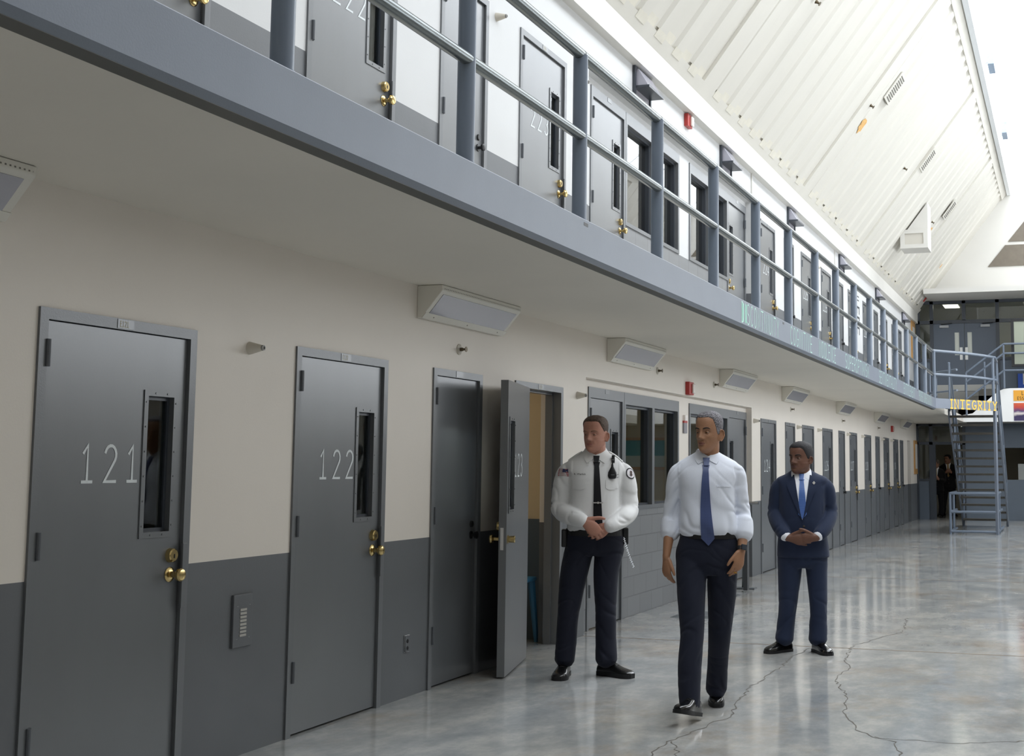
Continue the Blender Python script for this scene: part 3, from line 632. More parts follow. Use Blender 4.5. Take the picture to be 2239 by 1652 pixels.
def upper_light(y, label):
    t = tag(empty('wall_light', (0, y, 5.30)), label, 'wall light', 'dark wedge lights on the upper wall')
    mb = MB(); wall_grid(mb, 0, .56, 0, .36, [(.04, .53, .03, .33)], .03, 0); mb.build('frame', M_DARK, t)
    MB().box(.001, .012, .04, .53, .03, .33).build('back_plate', mat('plate_grey', '8d8b93', .5), t)
    mb = MB(); mb.prism([(.012, .34), (.05, .335), (.155, .16), (.15, .15), (.012, .15)], .05, .52); mb.build('lens', M_LENSD, t, bevel=.006)
    MB().box(.012, .175, .03, .54, .125, .15).build('shelf', M_DARK, t)
for y, lab in ((12.43, 'dark framed wedge light over the upper control room door'), (15.96, 'dark framed wedge light over the farther upper control room window'), (20.18, 'dark framed wedge light on the upper wall past door 224'), (25.08, 'dark framed wedge light on the upper wall past door 226'), (30.13, 'dark framed wedge light on the upper wall past door 228'), (35.16, 'farthest dark framed wedge light on the upper wall')):
    upper_light(y, lab)

# ------------------------------------------------------------------ small wall fittings
def cone(y, z, label):
    t = tag(empty('nozzle_cover', (0, y, z)), label, 'nozzle cover', 'cone nozzle covers'); mb = MB()
    mb.lathe([(0, 0), (0, .035), (.015, .032), (.078, .016), (.082, .012)], (0, 0, 0), 'x', 20); mb.build('cone', mat('cone_paint', 'cdc7bb', .5), t, smooth='auto')
    mb = MB(); mb.lathe([(.075, 0), (.075, .0155), (.09, .015), (.09, .009), (.084, .008), (.084, 0)], (0, 0, 0), 'x', 16); mb.build('tip', mat('tip_grey', '8e8c88', .4), t)
for y, lab in ((6.0, 'cream cone nozzle cover between doors 121 and 122'), (10.93, 'cream cone nozzle cover just past the open cell 123'), (17.82, 'cream cone nozzle cover beside door 124'), (20.88, 'cream cone nozzle cover beside door 125'), (22.70, 'cream cone nozzle cover beside door 126'), (25.87, 'cream cone nozzle cover beside door 127'), (27.79, 'cream cone nozzle cover beside door 128'), (30.9, 'cream cone nozzle cover beside door 129'), (32.57, 'cream cone nozzle cover beside door 130')): cone(y, 2.15, lab)
for y, lab in ((9.08, 'white cone nozzle cover on the upper wall beside door 223'), (10.93, 'white cone nozzle cover on the upper wall past door 223'), (17.95, 'white cone nozzle cover on the upper wall beside door 224'), (22.7, 'white cone nozzle cover on the upper wall beside door 226')): cone(y, 5.04, lab)
def sprinkler(y, z, label):
    t = tag(empty('sprinkler', (0, y, z)), label, 'sprinkler', 'wall sprinklers'); mb = MB()
    mb.lathe([(0, 0), (0, .04), (.006, .04), (.012, .025), (.012, 0)], (0, 0, 0), 'x', 18); mb.build('escutcheon', mat('esc', 'c2bcb0', .4), t, smooth='auto')
    mb = MB(); mb.lathe([(.01, 0), (.01, .014), (.03, .013), (.04, .008), (.055, .008), (.056, .02), (.06, .02), (.06, 0)], (0, 0, 0), 'x', 12); mb.tube([(.03, -.013, 0), (.05, -.016, 0), (.058, -.006, 0)], .003, 6); mb.tube([(.03, .013, 0), (.05, .016, 0), (.058, .006, 0)], .003, 6); mb.build('head', mat('old_brass', '5d5240', .4, metal=.7), t)
for y, z, lab in ((8.53, 2.36, 'small sprinkler head on the wall over the closet by open cell 123'), (13.32, 2.54, 'small sprinkler head below the light over the control room'), (15.67, 2.53, 'small sprinkler head just before the light past the fire alarm'), (20.38, 2.42, 'small sprinkler head over the closet past door 124'), (25.3, 2.40, 'small sprinkler head over the closet past door 126'), (30.27, 2.40, 'small sprinkler head over the closet past door 128')): sprinkler(y, z, lab)
def alarm(y, z, label):
    t = tag(empty('fire_alarm', (0, y, z)), label, 'fire alarm', 'fire alarms'); MB().box(0, .05, 0, .19, 0, .15).build('housing', M_RED, t, bevel=.006)
    MB().box(.05, .075, .09, .18, .02, .13).build('strobe', mat('strobe_white', 'e6ddd6', .25), t, bevel=.008)
alarm(14.40, 2.34, 'red fire alarm strobe between the ground level control room windows'); alarm(14.33, 5.50, 'red fire alarm strobe on the upper wall'); alarm(32.6, 2.37, 'small far red fire alarm between doors 129 and 130')
t = tag(empty('wall_sign', (-.08, 14.56, 1.9)), 'narrow grey sign with red and white top between the ground level control room windows', 'sign'); MB().box(0, .02, 0, .13, 0, .12).build('lower_panel', mat('sign_grey', '8c8a90', .5), t); MB().box(0, .022, 0, .13, .12, .145).build('red_band', M_RED, t); MB().box(0, .03, .015, .115, .145, .21).build('lamp', mat('sign_lamp', 'f2ece8', .3), t)
# service panel, outlet
t = tag(empty('vent_grille', (0, 5.92, .565)), 'grey wall vent plate with slotted grille between doors 121 and 122', 'vent')
MB().box(0, .016, 0, .165, 0, .275).build('plate', M_BAND, t, bevel=.003); mb = MB()
for k in range(8): mb.box(.014, .02, .055, .11, .055 + k * .019, .067 + k * .019)
mb.build('slot', mat('slot_pale', 'b5b3ad', .5), t)
mb = MB()
for a in (.03, .14):
    for c in (.045, .215): mb.lathe([(.016, 0), (.016, .004), (.019, .003), (.019, 0)], (0, a, c), 'x', 8)
mb.build('screw', M_CHROME, t)
t = tag(empty('power_outlet', (0, 7.80, .29)), 'steel rimmed power outlet low on the band left of the closet door', 'outlet'); MB().box(0, .006, 0, .072, 0, .115).build('rim', M_CHROME, t, bevel=.001); MB().box(.005, .009, .006, .066, .006, .109).build('plate', M_BAND, t)
mb = MB()
for c in (.03, .075): mb.lathe([(.008, 0), (.008, .014), (.011, .013), (.011, 0)], (0, .036, c), 'x', 14)
mb.build('socket', M_BLACK, t)
# white and black wall plate upstairs, far notice boards
t = tag(empty('notice_board', (0, 37.5, 1.30)), 'wood framed board on the cell wall beside the ground level end screen', 'notice board'); MB().box(0, .04, 0, .6, 0, .95).build('frame', M_TAN, t); MB().box(.04, .045, .08, .52, .15, .85).build('sheet', M_WHITE, t)
t = tag(empty('notice_board', (0, 37.3, 4.5)), 'wood framed board on the cell wall at the end of the upper level', 'notice board'); MB().box(0, .04, 0, .7, 0, 1.25).build('frame', M_TAN, t); MB().box(.04, .045, .1, .6, .1, 1.0).build('sheet', M_WHITE, t)
for y, z, lab in ((24.35, 4.25, 'painted black block lettering on the upper wall beside door 226'), (27.35, 4.25, 'painted black block lettering on the upper wall beside door 227'), (29.25, 4.2, 'painted black block lettering on the upper wall beside door 228'), (30.85, 4.2, 'painted black block lettering on the upper wall beside door 229')):
    mb = MB(); 
    for k in range(3): mb.box(0, .003, .0, .34, .62 - k * .22, .66 - k * .22); mb.box(0, .003, .0, .05, .5 - k * .22, .66 - k * .22); mb.box(0, .003, .28, .34, .5 - k * .22, .66 - k * .22)
    mb.box(0, .003, .06, .28, .78, .80); mb.box(0, .003, .06, .28, .86, .88)
    o = mb.build('wall_lettering', mat('wall_ink', '3f4247', .6)); o.location = (0.001, y, z); tag(o, lab, 'lettering', 'painted wall lettering')
# ceiling fittings
def on_slope(x, y, d=0):
    s = Vector((1, 0, 1.32)).normalized(); n = Vector((1.32, 0, -1)).normalized(); return Vector((x, y, slope_z(x))) + n * d
def slope_obj(name, x, y, label, cat, group=None):
    t = empty(name, on_slope(x, y)); a = math.atan2(1.32, 1); t.rotation_euler = (0, -a, 0); return tag(t, label, cat, group)   # local x runs up the slope, -z out of it
for x, y, lab in ((1.41, 21.4, 'largest slotted grille on the sloping ceiling'), (1.41, 26.8, 'middle slotted grille on the sloping ceiling'), (1.39, 32.2, 'farthest slotted grille on the sloping ceiling')):
    t = slope_obj('ceiling_grille', x, y, lab, 'grille', 'ceiling grilles'); MB().box(0, .52, 0, .5, -.02, 0).build('plate', M_CEIL, t); mb = MB()
    for k in range(10): mb.box(.04 + k * .046, .058 + k * .046, .08, .40, -.026, -.018)
    mb.build('slot', mat('slot_dark', '6d6a64', .7), t)
for x, y, lab in ((1.26, 16.07, 'sprinkler on the sloping ceiling at the upper edge of the picture'), (1.24, 21.04, 'sprinkler on the ceiling near the largest grille'), (1.23, 25.74, 'sprinkler on the ceiling near the middle grille'), (1.2, 31.5, 'sprinkler on the ceiling beyond the boxed speaker')):
    t = slope_obj('sprinkler', x, y, lab, 'sprinkler', 'ceiling sprinklers'); mb = MB(); mb.lathe([(0, 0), (0, .03), (-.02, .02), (-.05, .012), (-.06, .03), (-.065, .03), (-.065, 0)], (0, 0, 0), 'z', 12); mb.build('head', mat('old_brass', '5d5240', .4, metal=.7), t)
for x, y, s in ((1.06, 21.35, .16), (1.11, 32.0, .12), (.95, 36.5, .08)):
    t = slope_obj('rust_patch', x, y, 'orange rust stain on the ceiling %s' % {.16: 'below the largest grille', .12: 'beside the boxed speaker', .08: 'near the end wall'}[s], 'stain', 'rust stains'); mb = MB(); n = 14
    ps = [(s * (.6 + .5 * random.random()) * math.cos(2 * math.pi * k / n), s * (.6 + .5 * random.random()) * math.sin(2 * math.pi * k / n)) for k in range(n)]
    mb.add([(a, b, -.004) for a, b in ps] + [(a, b, .0) for a, b in ps], [tuple(range(n))] + [(i, (i + 1) % n, (i + 1) % n + n, i + n) for i in range(n)]); mb.build('stain', M_RUST, t)
t = tag(empty('speaker_box', (.66, 29.7, 6.47)), 'white wedge shaped speaker box on the sloping ceiling', 'speaker')
mb = MB(); mb.add([(0, 0, 0), (.62, 0, 0), (.62, 0, 1.05), (.02, 0, .26), (0, .7, 0), (.62, .7, 0), (.62, .7, 1.05), (.02, .7, .26)], [(0, 1, 2, 3), (7, 6, 5, 4), (0, 4, 5, 1), (1, 5, 6, 2), (2, 6, 7, 3), (3, 7, 4, 0)]); mb.build('housing', M_WHITE, t)
mb = MB(); wall_grid(mb, .0, .62, .0, .43, [(.1, .52, .09, .34)], -.06, .0); mb.v = [(y, x, z) for x, y, z in mb.v]; mb.build('bezel', M_WHITE, t, bevel=.02); MB().box(.1, .52, -.03, -.01, .09, .34).build('grille', mat('speaker_grey', 'c9c5bc', .6), t)
t = slope_obj('exit_tag', .32, 37.6, 'small red tag low on the ceiling by the end wall', 'tag'); MB().box(0, .22, 0, .1, -.03, 0).build('plate', M_RED, t)

# ------------------------------------------------------------------ railing along the gallery
PY = [2.53, 4.085, 5.64, 7.196, 8.752, 10.307, 11.84, 13.34, 14.86, 16.27, 17.74, 19.2, 20.7, 22.22, 23.82, 25.3, 26.9]
XR = XF - .06
t = tag(empty('railing', (XR, 0, ZU)), 'long pipe railing with blue grey posts along the gallery edge', 'railing')
for y in PY:
    mb = MB(); mb.lathe([(0, 0), (0, .045), (4.0 - 2.97, .045), (4.0 - 2.97, 0)], (0, 0, 0), 'z', 20); mb.lathe([(-.005, 0), (-.005, .052), (.012, .05), (.014, .046)], (0, 0, 0), 'z', 16)
    mb.build('post', M_POST, t, smooth='auto', loc=(0, y, .07))
def pipe(name, pts, r, m, parent, n=14): return MB().tube(pts, r, n).build(name, m, parent, smooth='auto')
ys = [Y0 + 2] + PY + [YL]
for nm, z, r in (('top_rail', 4.016 - ZU, .036), ('middle_rail', 3.506 - ZU, .032)):
    for a, b in zip(ys[:-1], ys[1:]): pipe(nm, [(0.012 if nm[0] == 'm' else 0, a + .006, z), (0.012 if nm[0] == 'm' else 0, b - .006, z)], r, M_RAIL, t)

# ------------------------------------------------------------------ staircase at the far end
t = tag(empty('staircase', (XF, YL, 0)), 'steel staircase with open treads and pipe rails below a landing lettered in gold', 'staircase')
A = Vector((0, 0, 0)); Bv = Vector((2.68 - XF, 30.3 - YL, 0)); ax = Bv.normalized(); LW = Bv.length; nr = Vector((ax.y, -ax.x, 0))
def LP(u, d, z): p = ax * u - nr * d; return (p.x, p.y, z)   # u along the landing front, d behind it
def lbox(name, m, u0, u1, d0, d1, z0, z1, parent=t): return MB().add([LP(u0, d0, z0), LP(u1, d0, z0), LP(u1, d1, z0), LP(u0, d1, z0), LP(u0, d0, z1), LP(u1, d0, z1), LP(u1, d1, z1), LP(u0, d1, z1)], [(0, 3, 2, 1), (4, 5, 6, 7), (0, 1, 5, 4), (1, 2, 6, 5), (2, 3, 7, 6), (3, 0, 4, 7)]).build(name, m, parent)
fr = lbox('landing_edge', M_STEEL, 0, LW, 0, .03, 2.77, 2.985)
mb = MB(); strokes(mb, 'INTEGRITY', .185, 1.33, .034, lambda u, v: LP(.50 + u, -.004, 2.785 + v), gap=.24, serif=True); mb.build('lettering', M_GOLD, fr)
ld = MB(); ld.add([(0, .04, 2.90), LP(LW, .03, 2.90), (2.68 - XF, 31.0 - YL, 2.90), (0, 31.0 - YL, 2.90), (0, .04, 2.85), LP(LW, .03, 2.85), (2.68 - XF, 31.0 - YL, 2.85), (0, 31.0 - YL, 2.85)], [(3, 2, 1, 0), (4, 5, 6, 7), (0, 1, 5, 4), (1, 2, 6, 5), (2, 3, 7, 6), (3, 0, 4, 7)]); ld.build('landing', M_TREAD, t)
sx0, sx1 = .07, 2.66 - XF
for k in range(14):
    z = 2.90 - (k + 1) * 2.90 / 15; y = 31.0 - YL + k * .262
    MB().box(sx0, sx1, y, y + .29, z - .05, z).build('tread', M_TREAD, t)
for x in (sx0 - .03, sx1 + .0):
    MB().add([(x, 30.95 - YL, 2.98), (x, 34.75 - YL, .1), (x, 34.75 - YL, -.0), (x, 34.6 - YL, 0), (x, 30.95 - YL, 2.70), (x + .035, 30.95 - YL, 2.98), (x + .035, 34.75 - YL, .1), (x + .035, 34.75 - YL, -.0), (x + .035, 34.6 - YL, 0), (x + .035, 30.95 - YL, 2.70)], [(0, 1, 2, 3, 4), (9, 8, 7, 6, 5), (0, 5, 6, 1), (1, 6, 7, 2), (2, 7, 8, 3), (3, 8, 9, 4), (4, 9, 5, 0)]).build('stringer', M_STEEL, t)
lbox('post', M_STEEL, LW - .06, LW, 0.0, .06, 0, 2.77)
lp = lambda pts, r=.03, nm='guard_rail': pipe(nm, pts, r, M_POST, t, 10)
yl = 30.3 - YL; xa, xb_ = .11, 2.64 - XF
for z in (.06, .50, .915): lp([(xa, yl, z), (xb_, yl, z)]); lp([(xa, yl, z), (xa, yl + 1.7, z)]); lp([(xb_, yl, z), (xb_, yl + 1.5 + (.9 - z) * 1.4, z)])
for x in (xa, xb_): 
    lp([(x, yl, 0), (x, yl, .93)]); lp([(x, yl + .9, 0), (x, yl + .9, .92)])
# landing rails, curved at the outer corner
for z in (4.016, 3.506):
    pts = [LP(0, .06, z), LP(LW * .3, .045, z), LP(LW * .6, .05, z), LP(LW * .85, .07, z - .01)] + [(2.66 - XF, 30.32 - YL + a, z - .03 - .06 * a) for a in (.05, .25, .5, .7)]
    lp(pts, .033, 'landing_rail')
    lp([(2.66 - XF, 31.0 - YL, z - .08), (2.66 - XF, 34.7 - YL, z - 2.90)], .028, 'hand_rail'); lp([(.08, 31.0 - YL, z - .08), (.08, 34.7 - YL, z - 2.90)], .028, 'hand_rail')
for u in (.04, LW - .03): lp([LP(u, .06, 2.9), LP(u, .06, 4.016)], .033, 'rail_post')
for y in (31.0, 32.2, 33.4, 34.6):
    for x in (.08, 2.66 - XF): lp([(x, y - YL, 2.9 - max(0, (y - 31.0)) * .78 - .1), (x, y - YL, 3.93 - max(0, (y - 31.0)) * .78)], .022, 'baluster')
# rails of the upper steps
t = tag(empty('railing', (1.55, 36.72, ZU)), 'sloping pipe railing beside the short upper steps', 'railing')
lp2 = lambda pts, r=.028, nm='rail': pipe(nm, pts, r, M_POST, t, 10)
for z in (.45, .92, 1.18): lp2([(0, 0, z), (1.02, 0, z + .78)]); lp2([(1.02, 0, z + .78), (2.6, 0, z + .78)])
for x, zb in ((0, 0), (.5, .3), (1.02, .75), (2.0, .75)): lp2([(x, 0, zb), (x, 0, zb + 1.18)], .028, 'post')
t = tag(empty('railing', (.72, 35.2, ZU)), 'short return railing at the end of the gallery behind the staircase', 'railing')
for z in (.55, 1.08): pipe('rail', [(0, 0, z), (0, 1.7, z)], .028, M_POST, t, 10); pipe('rail', [(0, 0, z), (.8, -1.2, z)], .028, M_POST, t, 10)
for y in (0, .85, 1.7): pipe('post', [(0, y, 0), (0, y, 1.1)], .03, M_POST, t, 10)
# equipment behind the end screens
t = tag(empty('wall_rack', (4.2, YE + .6, 1.0)), 'row of pale boxes behind the ground level end window', 'shelf'); 
for k in range(4): MB().box(-1.4 + k * .8, -.8 + k * .8, 0, .3, .25 * (k % 2), .6 + .2 * (k % 2)).build('box', mat('pale_box', 'b9bcb9', .6), t)
MB().box(-1.8, 1.9, -.05, .35, -1.0, .0).build('base', M_BAND, t)

# metal stand on slanted legs by the wall
t = tag(empty('folding_stand', (.42, 15.6, 0)), 'grey metal stand on slanted legs with flat floor plates by the control room wall', 'stand')
MB().box(-.02, .03, -.05, .05, .02, 1.06).build('upright', mat('stand_dark', '3f4144', .5), t); pipe('bar', [(-.12, 0, 1.07), (.16, 0, 1.07)], .018, M_CHROME, t)
for dx, dy, s in ((-.12, .35, 1), (-.12, -.55, 1)):
    pipe('leg', [(0, 0, .95), (dx, dy, .02)], .018, M_RAIL, t); MB().box(dx - .16, dx + .16, dy - .08, dy + .08, 0, .018).build('foot_plate', mat('plate_steel', '63676a', .4), t)
t = tag(empty('floor_box', (.62, 13.0, 0)), 'flat grey floor plate near the control room wall', 'floor plate'); MB().add([(-.3, -.25, 0), (.3, -.25, 0), (.3, .25, 0), (-.3, .25, 0), (-.24, -.2, .02), (.24, -.2, .02), (.24, .2, .02), (-.24, .2, .02)], [(0, 3, 2, 1), (4, 5, 6, 7), (0, 1, 5, 4), (1, 2, 6, 5), (2, 3, 7, 6), (3, 0, 4, 7)]).build('plate', mat('plate_steel', '63676a', .4), t)
# ------------------------------------------------------------------ people
def cr(P, t):
    """Catmull-Rom through rows of P at parameter t (0..len-1)"""
    n = len(P) - 1; i = min(int(t), n - 1); f = t - i
    p0, p1, p2, p3 = P[max(i - 1, 0)], P[i], P[i + 1], P[min(i + 2, n)]
    return .5 * (2 * p1 + (p2 - p0) * f + (2 * p0 - 5 * p1 + 4 * p2 - p3) * f * f + (3 * p1 - p0 - 3 * p2 + p3) * f ** 3)
def limb(mb, pts, rad, ref=(1, 0, 0), n=18, sub=5):
    A = np.array([list(p) + (list(r) if isinstance(r, (tuple, list)) else [r, r]) for p, r in zip(pts, rad)], float)
    S = [cr(A, k / sub) for k in range((len(A) - 1) * sub + 1)]; rs = []
    for i, s in enumerate(S):
        a = Vector(S[max(i - 1, 0)][:3]); b = Vector(S[min(i + 1, len(S) - 1)][:3]); t = (b - a).normalized()
        u = Vector(ref); u = (u - t * u.dot(t)).normalized(); v = t.cross(u); c = Vector(s[:3])
        rs.append([c + u * s[3] * math.cos(q) + v * s[4] * math.sin(q) for q in [2 * math.pi * k / n for k in range(n)]])
    # rounded ends
    def capr(r, sgn):
        c = sum(r, Vector()) / len(r); o = (r[0] - c).cross(r[1] - c).normalized() * (r[0] - c).length * sgn
        return [c + (p - c) * .75 + o * .45 for p in r], [c + (p - c) * .3 + o * .7 for p in r]
    a1, a2 = capr(rs[0], -1); b1, b2 = capr(rs[-1], 1)
    return mb.rings([a2, a1] + rs + [b1, b2])
def trunk(mb, rows, n=40, sub=4):
    """rows: z, cx, cy, rx, r_front, r_back, exponent"""
    A = np.array(rows, float); rs = []
    for k in range((len(A) - 1) * sub + 1):
        z, cx, cy, rx, rf, rb, e = cr(A, k / sub); r = []
        for q in [2 * math.pi * j / n for j in range(n)]:
            c, s = math.cos(q), math.sin(q); c2 = math.copysign(abs(c) ** (2 / e), c); s2 = math.copysign(abs(s) ** (2 / e), s)
            r.append(Vector((cx + rx * c2, cy + (rb if s > 0 else rf) * s2, z)))
        rs.append(r)
    return mb.rings(rs)
def remesh(mb, vox, smooth=4, disp=None, name='tmp'):
    me = bpy.data.meshes.new(name); me.from_pydata([tuple(v) for v in mb.v], [], mb.f)
    bm = bmesh.new(); bm.from_mesh(me); bmesh.ops.recalc_face_normals(bm, faces=bm.faces); bm.to_mesh(me); bm.free()
    o = bpy.data.objects.new('tmp', me); COL.objects.link(o); m = o.modifiers.new('r', 'REMESH'); m.mode = 'VOXEL'; m.voxel_size = vox; m.use_smooth_shade = True
    dg = bpy.context.evaluated_depsgraph_get(); r = bpy.data.meshes.new_from_object(o.evaluated_get(dg)); bpy.data.objects.remove(o); bpy.data.meshes.remove(me)
    n = len(r.vertices); co = np.empty(n * 3); r.vertices.foreach_get('co', co); co = co.reshape(-1, 3)
    e = np.empty(len(r.edges) * 2, int); r.edges.foreach_get('vertices', e); e = e.reshape(-1, 2); deg = np.bincount(e.ravel(), minlength=n)[:, None]
    def lap(c):
        s = np.zeros_like(c); np.add.at(s, e[:, 0], c[e[:, 1]]); np.add.at(s, e[:, 1], c[e[:, 0]]); return s / np.maximum(deg, 1)
    for _ in range(smooth): co = co + .55 * (lap(co) - co); co = co - .57 * (lap(co) - co) if _ % 2 else co
    if disp is not None:
        r.vertices.foreach_set('co', co.ravel()); r.update(); nn = np.empty(n * 3); r.vertices.foreach_get('normal', nn); nn = nn.reshape(-1, 3)
        co = co + nn * disp(co, nn)[:, None]
        for _ in range(1): co = co + .4 * (lap(co) - co)
    r.vertices.foreach_set('co', co.ravel()); r.update(); r.polygons.foreach_set('use_smooth', [True] * len(r.polygons)); return r, co
def folds(amp, fx, fz, seed=0, mask=None, tilt=.6):
    def f(co, nn):
        d = np.empty(len(co)); N = noise.noise
        for i, (x, y, z) in enumerate(co):
            w = N((x * 4 + seed, y * 4, z * 4)) * .6; zz = z + tilt * abs(x) - .25 * y
            lo = N((x * fx * .6 + seed * 3.1, y * fx * .6 - seed, zz * fz * .55 + w))
            v = N((x * fx + seed * 1.7 + w, y * fx + 5, zz * fz + w * 2)); v2 = N((x * fx * 1.9 - seed, y * fx * 1.9 + 9, (z - tilt * .8 * x) * fz * 1.5 + w * 2))
            d[i] = .9 * lo - .62 * math.exp(-(v / .13) ** 2) + .22 + .18 * v2
        d *= amp * (.25 + .75 * np.abs(nn[:, 1]) ** .7)
        if mask is not None: d *= mask(co)
        return d
    return f
def bump(x, c, w): return np.exp(-((x - c) / w) ** 2)
def mesh_obj(name, me, mats, parent):
    for m in (mats if isinstance(mats, (list, tuple)) else [mats]): me.materials.append(m)
    me.name = name; o = bpy.data.objects.new(name, me); COL.objects.link(o); o.parent = parent; return o
def gridshell(P, t, name, m, parent, smooth=True):
    """P: rows x cols of points; closed sheet of thickness t (front side towards -y / outwards)"""
    R_, C_ = len(P), len(P[0]); P = [[Vector(p) for p in r] for r in P]; N = [[None] * C_ for _ in range(R_)]
    for i in range(R_):
        for j in range(C_):
            a = P[min(i + 1, R_ - 1)][j] - P[max(i - 1, 0)][j]; b = P[i][min(j + 1, C_ - 1)] - P[i][max(j - 1, 0)]; n = a.cross(b); N[i][j] = n.normalized() if n.length > 1e-9 else Vector((0, -1, 0))
    mb = MB(); vs = [P[i][j] for i in range(R_) for j in range(C_)] + [P[i][j] - N[i][j] * t for i in range(R_) for j in range(C_)]; q = R_ * C_; fs = []
    for i in range(R_ - 1):
        for j in range(C_ - 1):
            a = i * C_ + j; fs += [(a, a + 1, a + C_ + 1, a + C_), (q + a, q + a + C_, q + a + C_ + 1, q + a + 1)]
    for i in range(R_ - 1): a = i * C_; b = a + C_ - 1; fs += [(a, a + C_, q + a + C_, q + a), (b, q + b, q + b + C_, b + C_)]
    for j in range(C_ - 1): a = j; b = (R_ - 1) * C_ + j; fs += [(a, q + a, q + a + 1, a + 1), (b, b + 1, q + b + 1, q + b)]
    return mb.add(vs, fs).build(name, m, parent, smooth='auto' if smooth else False)
class Surf:
    def __init__(s, me, co, me2, co2):
        n = len(co); s.t = BVHTree.FromPolygons([tuple(c) for c in co] + [tuple(c) for c in co2], [tuple(p.vertices) for p in me.polygons] + [tuple(i + n for i in p.vertices) for p in me2.polygons])
    def y(s, x, z, d=None):
        h = s.t.ray_cast(Vector((x, -2, z)), Vector((0, 1, 0))); return h[0].y if h[0] else (d if d is not None else -.1)
    def near(s, p):
        h = s.t.find_nearest(Vector(p)); return h[0], h[1]
def patch(sf, L, Rr, off, t, name, m, parent, nv=14, nu=8, dflt=None):
    """sheet between two (x,z) polylines laid on the front of a surface"""
    def at(pl, s):
        k = s * (len(pl) - 1); i = min(int(k), len(pl) - 2); f = k - i; return (pl[i][0] + (pl[i + 1][0] - pl[i][0]) * f, pl[i][1] + (pl[i + 1][1] - pl[i][1]) * f)
    G = []
    for i in range(nv + 1):
        a, b = at(L, i / nv), at(Rr, i / nv); G.append([])
        for j in range(nu + 1):
            x = a[0] + (b[0] - a[0]) * j / nu; z = a[1] + (b[1] - a[1]) * j / nu; G[-1].append((x, sf.y(x, z, dflt) - off, z))
    # soften wrinkles below the sheet
    for _ in range(4):
        H = [[list(p) for p in r] for r in G]
        for i in range(1, nv):
            for j in range(nu + 1): H[i][j][1] = min(G[i][j][1], (G[i - 1][j][1] + G[i + 1][j][1]) / 2) * .6 + G[i][j][1] * .4
        G = H
    return gridshell(G, -t if L[0][0] > Rr[0][0] else t, name, m, parent)

# ---- head
HT = [  # z, front, back, half width   (chin at 0, crown at .24)
 (-.004, -.070, -.030, .012), (.004, -.087, -.012, .028), (.016, -.096, .012, .041), (.032, -.0975, .030, .0515), (.050, -.0955, .048, .0585), (.070, -.0945, .066, .0635), (.092, -.0940, .079, .0672), (.114, -.0930, .088, .0700), (.136, -.0955, .0935, .0725), (.158, -.0960, .0965, .0748), (.180, -.0920, .0955, .0752), (.200, -.0830, .090, .0715), (.216, -.0690, .079, .0630), (.228, -.0500, .062, .0490), (.236, -.0300, .041, .0320), (.240, -.0060, .014, .0110)]
def head_fn(ws, hs, opt):
    A = np.array(HT); zz = np.linspace(-.004, .24, 300); T = [np.interp(zz, A[:, 0], A[:, k]) for k in (1, 2, 3)]
    ker = np.ones(13) / 13; T = [np.convolve(np.pad(t, 6, mode='edge'), ker, 'valid') for t in T]
    jaw = opt.get('jaw', 1); nw = opt.get('nose', 1); lip = opt.get('lip', 1)
    def f(th, z, off=0):
        fr, bk, w = (np.interp(z, zz, t) for t in T)
        if z < .08: w *= 1 + (jaw - 1) * (1 - z / .08) + (jaw - 1) * .4
        yc = .004; s, c = math.sin(th), math.cos(th); e = 2.25
        x = w * math.copysign(abs(s) ** (2 / e), s); cc = abs(c) ** (2 / e); y = yc - (yc - fr) * cc if c > 0 else yc + (bk - yc) * cc
        if c > 0:
            g = lambda v, m, sd: math.exp(-((v - m) / sd) ** 2); ax = abs(x); d = 0
            # nose: bridge, tip, wings
            if .066 < z < .15:
                t = min(1, max(0, (.136 - z) / .05)); k = (1 if z > .083 else max(0, (z - .067) / .016)) ; d -= (.005 + .0265 * t ** 1.1) * k * g(ax, 0, .0085 + .004 * t * nw) * (1 if z < .13 else (.15 - z) / .02)
            d -= .0125 * g(ax, .0150 * nw, .0070) * g(z, .0785, .0080); d += .006 * g(ax, .008, .005) * g(z, .0690, .004)
            d += .0125 * g(ax, .0315, .0150) * g(z, .1175, .0105)            # sockets
            d -= .0050 * g(ax, .030, .022) * g(z, .1385, .0075)              # brow
            d -= .0050 * g(ax, .048, .016) * g(z, .094, .016)                # cheekbone
            d += .0035 * g(ax, .043, .012) * g(z, .062, .018) * opt.get('hollow', 1)
            d += .0036 * opt.get('fold', 0) * g(ax, .020 + .20 * (.082 - z), .0035) * (1 if .048 < z < .078 else 0) ; d -= .0042 * opt.get('fold', 0) * g(ax, .030 + .16 * (.082 - z), .007) * g(z, .066, .012)
            d -= .0050 * lip * g(ax, 0, .021) * g(z, .0585, .0050) + .0060 * lip * g(ax, 0, .019) * g(z, .0475, .0052)
            d += .0040 * g(ax, 0, .024) * g(z, .0531, .0020)
            d += .0025 * g(ax, 0, .016) * g(z, .0370, .0060)
            d -= .0050 * g(ax, 0, .018) * g(z, .016, .012)
            y += d * min(1, c * 2.2)
        v = Vector((x, y, z))
        if off: v += (v - Vector((0, .005, min(z, .11)))).normalized() * off
        return Vector((v.x * ws, v.y * (ws + hs) / 2, v.z * hs))
    return f
